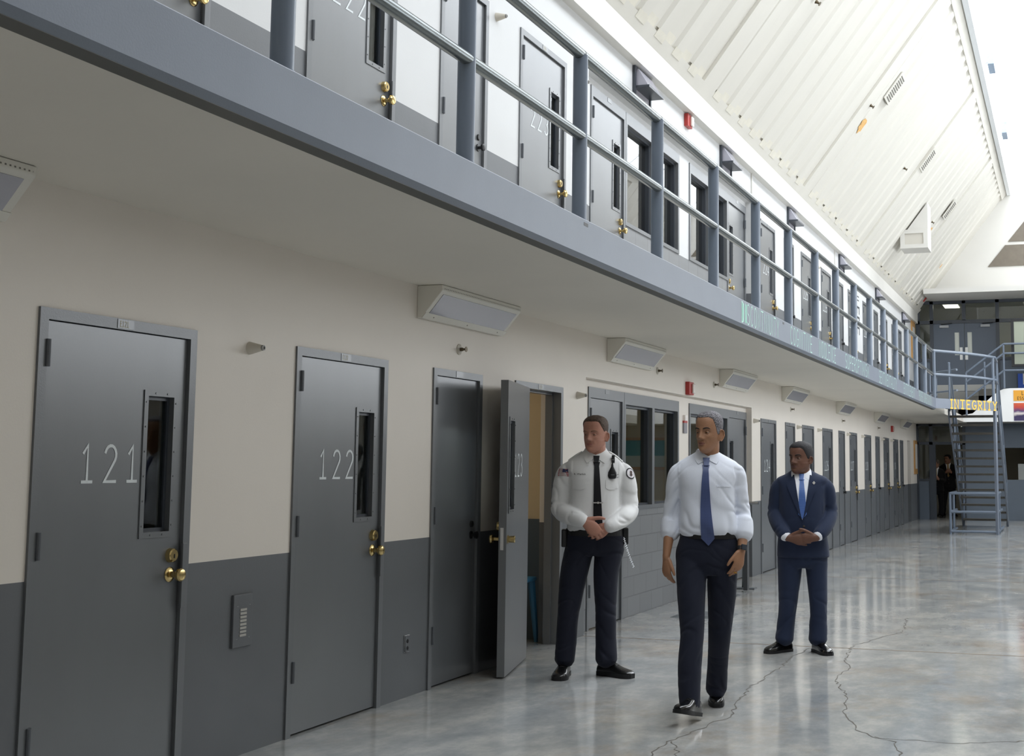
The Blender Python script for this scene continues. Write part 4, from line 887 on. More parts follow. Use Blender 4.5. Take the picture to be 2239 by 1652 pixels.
def ear(mb, sx, ws, hs, es=1):
    """helix rim plus bowl, as a thick curled plate"""
    c = Vector((sx * .0735 * ws, .014, .100 * hs)); H = .032 * es; Wd = .0185 * es; a = R(28)
    out = Vector((sx * math.sin(a + .35), math.cos(a + .35), 0)); up = Vector((0, .18, 1)).normalized(); nrm = out.cross(up).normalized()
    pt = lambda u, v, d: c + out * (u * Wd + .006) + up * v * H + nrm * d
    rim = [pt(math.cos(q) * .95 * (1 if math.sin(q) > -.3 else .8), math.sin(q), .004 * sx) for q in [R(x) for x in range(-100, 200, 15)]]
    mb.tube(rim, [.0042] * len(rim), 8)
    rs = []
    for v in np.linspace(-.98, .96, 12):
        wv = math.sqrt(max(.02, 1 - v * v)); rs.append([pt(-.6 + (wv + .5) * (.5 + .5 * math.cos(q)), v, .0026 * math.sin(q) - sx * .0035) for q in [2 * math.pi * k / 10 for k in range(10)]])
    mb.rings(rs)
def hand(mb, wr, u, v, w, s=1.0, curl=(.35, .4, .5, .6), spread=1.0, thumb=(.75, .55, .35), tc=.25, lat=0):
    wr = Vector(wr); u = Vector(u).normalized(); w = Vector(w); w = (w - u * w.dot(u)).normalized(); v0 = Vector(v); v = (v0 - u * v0.dot(u) - w * v0.dot(w)).normalized()
    P = lambda a, b, c=0: wr + (u * a + v * b + w * c) * s
    limb(mb, [P(-.02, 0), P(.012, 0), P(.045, .002, -.001), (P(.078, 0, -.002)), P(.096, -.001, -.001)], [(.027 * s, .021 * s), (.029 * s, .0185 * s), (.038 * s, .0165 * s), (.0415 * s, .0145 * s), (.037 * s, .011 * s)], ref=v, n=16, sub=3)
    fb = [(.094, .030), (.098, .0105), (.095, -.0105), (.086, -.030)]; fl = [.072, .080, .074, .058]; fr = [.0092, .0095, .0090, .0080]
    for (a, b), L, r, c in zip(fb, fl, fr, curl):
        p = P(a - .012, b, 0); pts = [p]; ang = 0
        dirv = (u + v * (b * 2.2 * spread + lat)).normalized()
        for k, (q, cc) in enumerate(zip((.16, .40, .27, .17), (c * .35, c * .75, c * 1.0, c * .7))):
            ang += cc; d = (dirv * math.cos(ang) + w * math.sin(ang)); p = p + d * (L + .012) * q * s; pts.append(p)
        limb(mb, pts, [r * s * 1.02, r * s * 1.02, r * s * .97, r * s * .88, r * s * .72], ref=v, n=12, sub=3)
    p = P(.020, .024, .004); d = (u * thumb[0] + v * thumb[1] + w * thumb[2]).normalized(); pts = [P(.008, .012, .002), p]; 
    for k, q in enumerate((.040, .033, .026)):
        p = p + d * q * s; pts.append(p); d = (d + (u * .5 - v * .35 + w * tc) * (.25 if k == 0 else .45)).normalized()
    limb(mb, pts, [.015 * s, .0165 * s, .0125 * s, .0110 * s, .0080 * s], ref=w, n=12, sub=3)
def shoe(parent, heel, d, L=.30, pitch=0, m=None, w=1.0, sole=.022):
    d = Vector((d[0], d[1], 0)).normalized(); sd = Vector((-d.y, d.x, 0)); rot = Matrix.Rotation(-pitch, 3, sd)
    P = lambda s, b, z: Vector(heel) + rot @ (d * s + sd * b + Vector((0, 0, z)))
    prof = [(0, .024, .055), (.012, .034, .085), (.05, .037, .108), (.10, .038, .112), (.14, .041, .098), (.18, .047, .078), (.22, .051, .064), (.255, .048, .056), (.28, .037, .047), (.295, .018, .036)]
    A = np.array(prof); A[:, 0] *= L / .3; A[:, 1] *= w; mb = MB(); rs = []; so = []
    for k in range((len(A) - 1) * 3 + 1):
        s, hw, h = cr(A, k / 3); r = []
        for q in [2 * math.pi * j / 20 for j in range(20)]:
            c, z = math.cos(q), math.sin(q); zz = sole + (h - sole) * (max(0, z) ** .8); r.append(P(s, hw * math.copysign(abs(c) ** .75, c), zz if z > 0 else sole - .004))
        rs.append(r); so.append((s, hw))
    mb.rings(rs); up = mb.build('shoe', m or mat('black_leather', '0c0c0e', .18, coat=.5), parent, smooth='auto')
    mb = MB(); rim = [(s, hw + .004) for s, hw in so] + [(s, -hw - .004) for s, hw in reversed(so)]
    a = [P(s + (.003 if i in (len(so) - 1, len(so)) else 0), b, sole) for i, (s, b) in enumerate(rim)]; heelz = lambda s: 0 if s < L * .27 or s > L * .36 else .006
    b_ = [P(s, b, heelz(s)) for s, b in rim]; n = len(a); mb.add(a + b_, [tuple(range(n)), tuple(range(2 * n - 1, n - 1, -1))] + [(i, i + n, (i + 1) % n + n, (i + 1) % n) for i in range(n)]); mb.build('sole', M_RUBBER, up)
    mb = MB()
    for k in range(4): s = L * (.40 + .055 * k); h = np.interp(s, A[:, 0], A[:, 2]); mb.tube([P(s, -.02, h - .004), P(s, 0, h + .002), P(s, .02, h - .004)], .0022, 6)
    mb.build('lace', M_RUBBER, up)
    return up

def person(sp):
    """builds body, face, hair and clothes from a measured pose; everything is parented to the body"""
    vox = sp.get('vox', .0042); H = sp['head']; ws, hs = H['ws'], H['hs']; rotH = Matrix.Rotation(R(H['yaw']), 4, 'Z') @ Matrix.Rotation(R(H.get('pitch', 0)), 4, 'X') @ Matrix.Rotation(R(H.get('roll', 0)), 4, 'Y')
    MH = Matrix.Translation(H['at']) @ rotH; hf = head_fn(ws, hs, H)
    b = MB()
    # head: dense surface by rings
    nz, na = 64, 72; tz = [(.5 - .5 * math.cos(math.pi * (k + .0) / (nz - 1))) for k in range(nz)]; hd = MB()
    hd.rings([[MH @ hf(2 * math.pi * j / na + math.pi / na, -.004 + t * .2438) for j in range(na)] for t in tz])
    e_ = MB(); ear(e_, 1, ws, hs, H.get('ear', 1)); ear(e_, -1, ws, hs, H.get('ear', 1)); hd.add([MH @ Vector(p) for p in e_.v], e_.f)
    b.add(hd.v, hd.f)
    nb = Vector(sp['neck']); nr_ = sp.get('neck_r', .06)
    limb(b, [nb + Vector((0, .01, -.06)), nb, MH @ Vector((0, .018, .02)), MH @ Vector((0, .022, .075))], [nr_ * 1.25, nr_ * 1.04, nr_, nr_ * .96], ref=(1, 0, 0), n=24)
    tr = sp['torso']; trunk(b, [(z, cx, cy, rx * .86, rf * .86, rb * .86, 2.1) for z, cx, cy, rx, rf, rb, e in tr])
    for a in sp['arms']:
        limb(b, a['pts'], [tuple(q * .97 for q in r) if isinstance(r, tuple) else r * .97 for r in a['skin']], ref=a.get('ref', (0, 1, 0)))
        hand(b, a['pts'][-1], *a['hand'][:3], **a['hand'][3])
    for l in sp['legs']: limb(b, l['pts'], [(r[0] if isinstance(r, tuple) else r) * .62 for r in l['rad']], ref=(1, 0, 0)); 
    me, co = remesh(b, vox, 2)
    body = mesh_obj('person', me, [sp['skin']], None); body.location = sp['loc']; body.rotation_euler = (0, 0, sp['rz']); tag(body, sp['label'], 'person')
    # eyes and brows
    for s in (-1, 1):
        c = MH @ Vector((s * .0315 * ws, (-.0735) * (ws + hs) / 2, .1165 * hs)); fwd = (rotH @ Matrix.Rotation(R(H.get('gaze', 0)), 4, 'Z')) @ Vector((0, -1, 0)); mb = MB(); rad = .0122
        sd = Vector((0, 0, 1)).cross(fwd).normalized(); u2 = fwd.cross(sd); prof = [(0, 0), (.10, .0), (.30, 1), (.52, 2)]; vs = []; fs = []; mi = []; nn = 16; an = [0, .18, .42, .5, .9, 1.5, 2.3, 3.1]
        rs = [[c + (fwd * math.cos(a) + (sd * math.cos(q) + u2 * math.sin(q)) * math.sin(a)) * rad for q in [2 * math.pi * k / nn for k in range(nn)]] for a in an]
        for k in range(len(rs) - 1): mb.rings([rs[k], rs[k + 1]], 2 if k == 0 else (1 if k <= 2 else 0), caps=False)
        mb.build('eye', [mat('eye_white', 'b3a79d', .25), mat(sp.get('iris', 'iris_brown'), sp.get('iris_c', '2a1a12'), .1), M_BLACK], body, smooth=True)
        # lids: a thin skin band above and below
        for sg, nm in ((1, 'upper_eyelid'), (-1, 'lower_eyelid')):
            G = []
            for i in range(5):
                el = (.10 if sg > 0 else .30) + i * .25; G.append([])
                for j in range(13):
                    az = -1.15 + 2.3 * j / 12; e2 = el * (1 - .28 * (az / 1.15) ** 2); d = fwd * math.cos(e2) * math.cos(az) + sd * math.sin(az) + u2 * sg * math.sin(e2) * math.cos(az) ; G[-1].append(c + d.normalized() * (rad + .0016))
            gridshell(G, .0012 * (1 if sg > 0 else -1), nm, sp['skin'], body)
        pts = [MH @ (hf(s * t, (.1375 + d) , .0018)) for t, d in ((.17, -.001), (.30, .002), (.45, .0045), (.60, .0035), (.74, -.002))]
        MB().tube(pts, [.0030, .0044, .0042, .0034, .0016], 8).build('eyebrow', sp['brow'], body, smooth=True)
    # lips, laid on the face
    lw = .0235 * H.get('mouth', 1); G1, G2, G3 = [], [], []
    def onface(x, z, off):
        q = math.asin(max(-.9, min(.9, x / .075))); 
        for _ in range(6): q -= (hf(q, z).x / ws - x) / .08
        return MH @ hf(q, z, off)
    lipn = H.get('lip', 1) ** .5
    for i in range(15):
        t = -1 + 2 * i / 14; x = t * lw; k = max(0, 1 - t * t); top = .0531 + (.0078 * k ** .7 - .0016 * math.exp(-(t / .16) ** 2)) * lipn; bot = .0531 - .0098 * k ** .8 * lipn; mz = .0531 - .0008 * abs(t)
        G1.append([onface(x, mz + (top - mz) * j / 4, .0004 + .0022 * k * math.sin(math.pi * (j + .6) / 5)) for j in range(5)]); G2.append([onface(x, bot + (mz - .0002 - bot) * j / 4, .0004 + .0026 * k * math.sin(math.pi * (j + .6) / 5)) for j in range(5)])
        G3.append([onface(x * 1.04, mz - .0009 * k - .0003 + (.0016 * k + .0008) * j, .0022 * k + .0008) for j in range(2)])
    gridshell(G1, -.001, 'upper_lip', sp['lips'], body); gridshell(G2, -.001, 'lower_lip', sp['lips'], body); gridshell(G3, -.0006, 'mouth_line', mat('mouth_line', '2c1613', .7), body)
    # hair shell
    hm = sp['hair']; hl_ = H['hairline']; th_ = [p[0] for p in hl_]; zh = [p[1] for p in hl_]; no = 88; ni = 26; G = []; rs0 = []; rs1 = []
    for i in range(ni + 1):
        r0, r1 = [], []
        for j in range(no):
            q = 2 * math.pi * j / no; a = abs((q + math.pi) % (2 * math.pi) - math.pi); z0 = np.interp(math.degrees(a), th_, zh) + .003 * noise.noise((q * 4, 3.3, 1)); z = z0 + (.2395 - z0) * math.sin(i / ni * math.pi / 2) ** .9
            edge = min(1, i / 3.5); th = H.get('hair_t', .006) * (.25 + .75 * edge); p = hf(q, z, 0); jit = .0009 * noise.noise(Vector((p.x * 160, p.y * 160, p.z * 160)))
            side = max(0, min(1, (z - .12) / .08)); r1.append(MH @ hf(q, z, th * (.55 + .45 * side) + jit)); r0.append(MH @ hf(q, z, -.004))
        rs0.append(r0); rs1.append(r1)
    mb = MB(); mb.rings(list(reversed(rs0)) + rs1, caps=True); mb.build('hair', hm, body, smooth=True)
    # trousers
    t = MB(); trunk(t, sp['hips'])
    for l in sp['legs']: limb(t, l['pts'], l['rad'], ref=(1, 0, 0), n=26, sub=6)
    kz = sp.get('knee', .47)
    mk = lambda c: .35 + .9 * bump(c[:, 2], kz, .12) + 1.5 * bump(c[:, 2], .12, .10) + .8 * bump(c[:, 2], sp['crotch'] + .03, .08)
    me, co = remesh(t, sp.get('cvox', .0075), 5, folds(.0085, 5, 9, sp['seed'], mk)); mesh_obj('trousers', me, sp['trousers'], body); me0, co0 = me, co
    # top
    t = MB(); trunk(t, tr)
    for a in sp['arms']: limb(t, a['sl_pts'], a['sl_rad'], ref=a.get('ref', (0, 1, 0)), n=24, sub=6)
    for extra in sp.get('cuffs', []): limb(t, *extra, n=24)
    me, co = remesh(t, sp.get('cvox', .0075), 5, folds(sp.get('wr', .009), sp.get('wfx', 6), sp.get('wfz', 11), sp['seed'] + 5, sp.get('wmask')))
    top = mesh_obj(sp['top_name'], me, sp['top'], body); sf = Surf(me, co, me0, co0)
    for f in sp['feet']: shoe(body, **f)
    return body, sf, MH

def collar(sf, body, nb, rad, m, zf, drop=.070, tipa=38, back=.04, x0=0):
    """folded shirt collar: stands round the neck and falls to two points in front"""
    G = []; angs = sorted({0.6, tipa, tipa * .5, tipa * .25, tipa * .75, *[tipa + (179 - tipa) * k / 26 for k in range(27)]})
    angs = [-a for a in reversed(angs)] + angs; angs = [a for a in angs]
    order = [(-1, t) for t in sorted(angs) if t > 0] + [(1, t) for t in sorted(angs, reverse=True) if t > 0]
    for s, deg in order:
        th = R(deg); fr = max(0, 1 - deg / 75); x = math.sin(th) * s; y = -math.cos(th)
        zt = zf + back * (1 - fr) ** 1.2; top = Vector((nb[0] + x * rad, nb[1] + y * rad * 1.08, zt))
        hang = np.interp(deg, [0, tipa, 85, 180], [.012, drop, .05, .045]); r2 = rad + np.interp(deg, [0, tipa, 85, 180], [.004, .030, .016, .014])
        bot = Vector((nb[0] + x * r2, nb[1] + y * r2 * 1.08, zt - hang)); row = []
        for k in range(9):
            f = k / 8; p = top.lerp(bot, f); p += Vector((x, y, 0)) * .006 * math.sin(f * math.pi)
            sy = sf.y(p.x, p.z, 9) - .006
            if deg < 80 and sy < p.y: p.y = sy
            row.append(p)
        G.append(row)
    return gridshell(G, .004, 'collar', m, body)
def tie(sf, body, top, tip, kw, bw, m, lean=0, off=.008, knot_h=.045):
    zt, zb = top[1], tip[1]; x0, x1 = top[0], tip[0]; k = zt - knot_h
    X = lambda z: x0 + (x1 - x0) * (zt - z) / (zt - zb) + lean * math.sin(math.pi * (zt - z) / (zt - zb))
    Wd = lambda z: kw * .60 + (bw - kw * .60) * min(1, ((k - z) / (k - (zb + bw * .55)))) ** .75 if z < k else kw
    zs = [k + (zb + bw * .52 - k) * i / 16 for i in range(17)]
    Lp = [(X(z) - Wd(z) / 2, z) for z in zs] + [(x1 - .001, zb)]; Rp = [(X(z) + Wd(z) / 2, z) for z in zs] + [(x1 + .001, zb)]
    o = patch(sf, Lp, Rp, off, .005, 'tie', m, body, nv=34, nu=6)
    patch(sf, [(x0 - kw * .46, zt), (x0 - kw * .40, zt - knot_h * .5), (x0 - kw * .30, k - .004)], [(x0 + kw * .46, zt), (x0 + kw * .40, zt - knot_h * .5), (x0 + kw * .30, k - .004)], off + .008, .014, 'tie_knot', m, body, nv=8, nu=6)
    return o
# ------------------------------------------------------------------ cloth, skin and hair materials
def cloth(name, col, rough=.75, bump_=.25, sc=500, var=0, sheen=.2):
    m = mat(name, col, rough, spec=.25, bump=bump_, bscale=sc, var=var, vscale=6); m.node_tree.nodes['Principled BSDF'].inputs['Sheen Weight'].default_value = sheen; return m
def skin(name, col, rough=.48):
    m = mat(name, col, rough, spec=.4, bump=.15, bscale=180, var=.07, vscale=14); b = m.node_tree.nodes['Principled BSDF']
    b.inputs['Subsurface Weight'].default_value = .08; b.inputs['Subsurface Radius'].default_value = (.01, .004, .002); return m
S_BROWN = skin('skin_brown', '9d7459'); S_PINK = skin('skin_ruddy', 'b07f6d'); S_DARK = skin('skin_dark_brown', '6b4a3c'); S_TAN = skin('skin_tan', 'a87d6a')
L_BROWN = mat('lips_brown', '84564a', .4); L_PINK = mat('lips_ruddy', 'a56a60', .4); L_DARK = mat('lips_dark', '5e3d39', .4)
def hair_mat(name, a, b_, sc=140):
    m = mat(name, a, .65, bump=.6, bscale=260); nt = m.node_tree; b = nt.nodes['Principled BSDF']; n = nt.nodes.new('ShaderNodeTexNoise'); n.inputs['Scale'].default_value = sc; n.inputs['Detail'].default_value = 3
    tc = nt.nodes.new('ShaderNodeTexCoord'); r = nt.nodes.new('ShaderNodeValToRGB'); e = r.color_ramp.elements; e[0].position = .38; e[0].color = srgb(a); e[1].position = .64; e[1].color = srgb(b_)
    nt.links.new(tc.outputs['Object'], n.inputs[0]); nt.links.new(n.outputs[0], r.inputs[0]); nt.links.new(r.outputs[0], b.inputs['Base Color']); return m
C_SHIRT = cloth('white_blue_shirt', 'dfe4f0', .7, .1, 300); C_UNI = cloth('white_uniform_shirt', 'dcdcdc', .7, .1, 300)
C_NAVY = cloth('dark_navy_wool', '1b1f2e', .8, .2, 600, sheen=.05); C_NAVY2 = cloth('dark_uniform_navy', '191c2a', .75, .2, 600, sheen=.05); C_SUIT = cloth('navy_suit_wool', '222c44', .8, .2, 600, sheen=.1); C_BLACKS = cloth('black_suit_wool', '141416', .8, .1, 600, sheen=.05)
def dot_tie(name, base, dot, sc, kind='dots'):
    m = mat(name, base, .42, spec=.4); nt = m.node_tree; b = nt.nodes['Principled BSDF']; tc = nt.nodes.new('ShaderNodeTexCoord'); mp = nt.nodes.new('ShaderNodeMapping'); mp.inputs['Scale'].default_value = (sc, .001, sc); mp.inputs['Rotation'].default_value = (0, R(45), 0)
    v = nt.nodes.new('ShaderNodeTexChecker' if kind == 'dots' else 'ShaderNodeTexWave'); v.inputs['Scale'].default_value = 1
    nt.links.new(tc.outputs['Object'], mp.inputs[0]); nt.links.new(mp.outputs[0], v.inputs['Vector']); r = nt.nodes.new('ShaderNodeMix'); r.data_type = 'RGBA'; r.inputs[6].default_value = srgb(base); r.inputs[7].default_value = srgb(dot)
    nt.links.new(v.outputs['Fac'], r.inputs[0]); nt.links.new(r.outputs[2], b.inputs['Base Color']); return m
T_BLUE = dot_tie('blue_tie', '36436b', '4c5a86', 420); T_PAT = dot_tie('bright_blue_tie', '27488c', '5f80bd', 210); T_BLACK = cloth('black_tie', '0f0f14', .6, .1, 500)
HAIRLINE = [(0, .203), (30, .204), (50, .196), (62, .172), (72, .140), (80, .108), (90, .104), (98, .128), (106, .128), (114, .09), (140, .05), (180, .042)]
def sleeve_mask(arm_x):
    return lambda c: .45 + .9 * bump(c[:, 2], 1.2, .12) + .5 * (np.abs(c[:, 0]) > arm_x)

# ================= man in the white shirt and blue tie, walking
A1 = [dict(pts=[(-.178, .012, 1.50), (-.205, .035, 1.36), (-.226, .045, 1.205), (-.240, .01, 1.08), (-.255, -.035, .952)], skin=[.034, .034, .036, (.040, .035), (.030, .023)], ref=(0, 1, 0),
           sl_pts=[(-.12, .014, 1.495), (-.175, .014, 1.480), (-.197, .022, 1.41), (-.210, .035, 1.32), (-.224, .045, 1.22), (-.231, .035, 1.14)], sl_rad=[.045, .062, .060, .054, .053, .052],
           hand=((0.04, -.10, -1), (.6, -.8, 0), (.75, .62, .0), dict(curl=(.30, .42, .5, .55), thumb=(.85, .48, .05), s=.98))),
      dict(pts=[(.180, .012, 1.50), (.207, .030, 1.36), (.228, .030, 1.205), (.224, -.03, 1.09), (.214, -.085, 1.0)], skin=[.034, .034, .036, (.040, .035), (.030, .024)], ref=(0, 1, 0),
           sl_pts=[(.12, .014, 1.495), (.178, .014, 1.480), (.199, .020, 1.41), (.212, .030, 1.32), (.227, .030, 1.22), (.229, .0, 1.145)], sl_rad=[.045, .062, .060, .054, .053, .052],
           hand=((-.26, -.16, -1), (-.72, -.65, .15), (-.62, .78, 0), dict(curl=(.30, .34, .42, .55), thumb=(.8, .5, .1), s=1.0)))]
P1 = dict(loc=(2.03, 7.95, 0), rz=R(15.3), seed=1, label='person walking in white shirt with rolled sleeves, blue tie and dark trousers', skin=S_BROWN, lips=L_BROWN, brow=mat('brow_dark', '241c1a', .8), hair=hair_mat('grey_cropped_hair', '3a373c', '8d8a90'),
    head=dict(at=(.014, -.018, 1.607), yaw=-30, pitch=0, ws=1.0, hs=1.085, hairline=HAIRLINE, hair_t=.006, jaw=.97, nose=1.15, lip=1.15, ear=1.12, fold=1, gaze=-6), neck=(.003, .018, 1.565), neck_r=.055,
    torso=[(1.085, .014, 0, .172, .112, .11, 2.3), (1.13, .012, -.005, .186, .125, .118, 2.3), (1.22, .006, -.005, .176, .122, .115, 2.3), (1.32, .003, -.004, .172, .122, .118, 2.3), (1.42, .002, 0, .182, .122, .122, 2.4), (1.48, .003, .005, .198, .112, .118, 2.4), (1.52, .003, .010, .200, .096, .104, 2.3), (1.548, .003, .014, .185, .082, .092, 2.2), (1.575, .003, .018, .140, .070, .08, 2.1), (1.60, .002, .02, .095, .062, .068, 2.1), (1.618, .002, .02, .064, .057, .060, 2)],
    arms=A1, cuffs=[([(-.228, .042, 1.185), (-.231, .032, 1.14), (-.234, .020, 1.098)], [.060, .065, .064], (0, 1, 0)), ([(.229, .012, 1.185), (.228, -.008, 1.14), (.226, -.03, 1.095)], [.060, .065, .064], (0, 1, 0))],
    hips=[(1.112, .014, 0, .176, .116, .113, 2.3), (1.06, .010, 0, .186, .118, .12, 2.3), (.99, 0, 0, .196, .122, .126, 2.3), (.91, 0, 0, .192, .118, .122, 2.3), (.85, 0, .0, .165, .10, .10, 2.2)], crotch=.82,
    legs=[dict(pts=[(-.095, -.01, .93), (-.097, -.08, .74), (-.092, -.15, .486), (-.105, -.20, .317), (-.104, -.245, .085)], rad=[.100, .089, .073, .073, (.062, .075)]),
          dict(pts=[(.095, .0, .93), (.093, .03, .74), (.080, .07, .486), (.070, .17, .317), (.060, .28, .105)], rad=[.100, .092, .072, .066, (.068, .08)])],
    feet=[dict(heel=(-.055, -.20, .02), d=(-.45, -1), pitch=R(13), w=.93), dict(heel=(.05, .47, .045), d=(.04, -1), pitch=R(-8), w=.93)], trousers=C_NAVY, top=C_SHIRT, top_name='shirt', wr=.0115, wfx=5, wfz=9, cvox=.006,
    wmask=lambda c: .25 + 1.2 * bump(c[:, 2], 1.16, .10) + .75 * (np.abs(c[:, 0]) > .17) * (c[:, 2] > 1.19) + .5 * bump(c[:, 2], 1.30, .07))
b1, s1, m1 = person(P1)
collar(s1, b1, (.002, .018), .062, C_SHIRT, 1.583, drop=.068, back=.05)
tie(s1, b1, (-.004, 1.577), (.010, 1.035), .046, .083, T_BLUE, lean=-.012)
mb = MB(); rs = [[Vector((.014 + (.180 + o) * math.cos(q), (.121 + o) * math.sin(q), z)) for q in [2 * math.pi * k / 40 for k in range(40)]] for z, o in ((1.078, -.01), (1.074, .006), (1.114, .004), (1.110, -.01))]
belt = mb.rings(rs + [rs[0]], caps=False).build('belt', mat('black_belt', '121214', .35), b1)
patch(s1, [(.062, 1.405), (.062, 1.395)], [(.150, 1.405), (.150, 1.395)], .003, .003, 'pocket', C_SHIRT, b1, nv=3, nu=10)
mb = MB(); c = Vector((.2155, -.075, 1.013)); ax_ = Vector((.05, .42, .9)).normalized(); u_ = Vector((1, 0, 0)); u_ = (u_ - ax_ * u_.dot(ax_)).normalized(); v_ = ax_.cross(u_)
rs = [[c + ax_ * h + (u_ * math.cos(q) * .0345 + v_ * math.sin(q) * .031) * (1 + o) for q in [2 * math.pi * k / 28 for k in range(28)]] for h, o in ((-.012, -.15), (-.012, .02), (.012, .02), (.012, -.15))]
w = mb.rings(rs + [rs[0]], caps=False).build('watch', mat('watch_strap', '17181c', .5), b1, smooth='auto'); f = Vector((.35, -.93, 0)); f = (f - ax_ * f.dot(ax_)).normalized(); g = ax_.cross(f)
mb = MB(); o = c + f * .030; mb.add([tuple(o + g * a + ax_ * b + f * d) for d in (0, .009) for a, b in ((-.018, -.018), (.018, -.018), (.018, .018), (-.018, .018))], [(0, 3, 2, 1), (4, 5, 6, 7), (0, 1, 5, 4), (1, 2, 6, 5), (2, 3, 7, 6), (3, 0, 4, 7)]); mb.build('dial', mat('watch_glass', '1b2430', .12), w, bevel=.003)
mb = MB(); c = Vector((.174, -.137, .872)); a_ = Vector((-.33, -.2, -1)).normalized(); u_ = a_.cross(Vector((0, 1, 0))).normalized(); v_ = a_.cross(u_); mb.tube([c + (u_ * math.cos(q) + v_ * math.sin(q)) * .0108 for q in [2 * math.pi * k / 20 for k in range(21)]], .002, 6); mb.build('ring', mat('gold', 'd9a441', .2, metal=1), b1)

# ================= officer in white uniform shirt, hands folded
A2 = [dict(pts=[(-.19, .012, 1.50), (-.245, .02, 1.34), (-.262, .01, 1.20), (-.17, -.13, 1.15), (-.085, -.235, 1.130)], skin=[.045, .045, .045, .040, (.034, .026)], ref=(0, .3, 1),
           sl_pts=[(-.13, .012, 1.50), (-.205, .012, 1.475), (-.238, .016, 1.39), (-.250, .02, 1.29), (-.256, -.005, 1.205), (-.195, -.105, 1.165), (-.125, -.190, 1.142), (-.085, -.228, 1.130)], sl_rad=[.05, .070, .074, .072, .070, .066, .058, .048],
           hand=((.78, -.10, -.62), (.62, 0, .78), (.05, 1, .0), dict(curl=(.5, .55, .6, .65), thumb=(.62, .75, -.05), s=1.2, tc=.0, lat=-.35))),
      dict(pts=[(.20, .012, 1.50), (.250, .02, 1.34), (.266, .01, 1.19), (.185, -.12, 1.12), (.105, -.195, 1.085)], skin=[.045, .045, .045, .040, (.034, .026)], ref=(0, .3, 1),
           sl_pts=[(.13, .012, 1.50), (.205, .012, 1.475), (.232, .016, 1.39), (.244, .02, 1.29), (.250, -.005, 1.195), (.205, -.10, 1.145), (.145, -.165, 1.108), (.100, -.205, 1.085)], sl_rad=[.05, .070, .074, .072, .070, .066, .058, .048],
           hand=((-.86, .06, -.50), (-.50, 0, .86), (.0, 1, .1), dict(curl=(.35, .4, .45, .5), thumb=(.8, .3, .5), s=1.10, tc=.3)))]
P2 = dict(loc=(.875, 9.05, 0), rz=R(20.4), seed=2, label='person in white uniform shirt and black tie standing with hands folded by the open cell', skin=S_PINK, lips=L_PINK, brow=mat('brow_light', '8a6350', .8), hair=hair_mat('short_brown_hair', '3d2f27', '5d493b'), iris='iris_green', iris_c='4a5248',
    head=dict(at=(-.002, -.022, 1.622), yaw=-26, pitch=1, ws=1.10, hs=1.10, hairline=[(0, .205), (30, .204), (46, .200), (58, .178), (70, .155), (82, .135), (95, .142), (108, .135), (118, .11), (140, .085), (180, .08)], hair_t=.008, jaw=1.08, nose=1.0, lip=.65, ear=1.05, fold=1, gaze=-4), neck=(0, .015, 1.60), neck_r=.068,
    torso=[(1.02, .0, 0, .196, .14, .13, 2.3), (1.08, 0, -.01, .206, .152, .135, 2.3), (1.18, -.005, -.01, .196, .15, .13, 2.3), (1.30, -.004, -.008, .188, .15, .13, 2.3), (1.42, 0, 0, .200, .146, .135, 2.4), (1.49, 0, .005, .218, .125, .125, 2.4), (1.535, .0, .010, .218, .106, .11, 2.3), (1.565, .0, .014, .19, .092, .10, 2.2), (1.60, 0, .018, .145, .080, .088, 2.1), (1.625, 0, .02, .100, .074, .076, 2.1), (1.645, 0, .02, .078, .07, .07, 2)],
    arms=A2, hips=[(1.065, 0, 0, .205, .148, .132, 2.3), (1.0, 0, 0, .215, .145, .135, 2.3), (.93, 0, 0, .212, .132, .135, 2.3), (.87, 0, 0, .19, .11, .11, 2.2)], crotch=.83,
    legs=[dict(pts=[(-.11, 0, .93), (-.155, -.005, .717), (-.190, -.01, .44), (-.203, .0, .25), (-.214, .0, .115)], rad=[.108, .100, .078, .076, (.074, .085)]),
          dict(pts=[(.11, 0, .93), (.082, -.005, .717), (.084, -.01, .44), (.086, .0, .25), (.090, .0, .115)], rad=[.108, .092, .076, .076, (.078, .085)])],
    feet=[dict(heel=(-.205, .10, 0), d=(-.16, -1), L=.315, w=1.1, sole=.03, m=mat('black_boot', '0b0b0c', .22, coat=.3)), dict(heel=(.035, .085, 0), d=(.80, -.62), L=.315, w=1.1, sole=.03, m=mat('black_boot', '0b0b0c', .22, coat=.3))], knee=.46, trousers=C_NAVY2, top=C_UNI, top_name='uniform_shirt', wr=.010, wfx=5, wfz=8, cvox=.006,
    wmask=lambda c: .2 + 1.0 * (np.abs(c[:, 0]) > .17) + .8 * bump(c[:, 2], 1.13, .08))
b2, s2, m2 = person(P2)
collar(s2, b2, (0, .018), .074, C_UNI, 1.602, drop=.085, back=.055)
tie(s2, b2, (.006, 1.596), (.022, 1.03), .050, .070, T_BLACK, off=.008)
mb = MB(); y = s2.y(.02, 1.255) - .018; mb.box(-.016, .056, y, y + .006, 1.252, 1.260); mb.lathe([(0, 0), (0, .010), (-.004, .008), (-.004, 0)], (.02, y, 1.256), 'y', 12); mb.build('tie_bar', M_CHROME, b2)
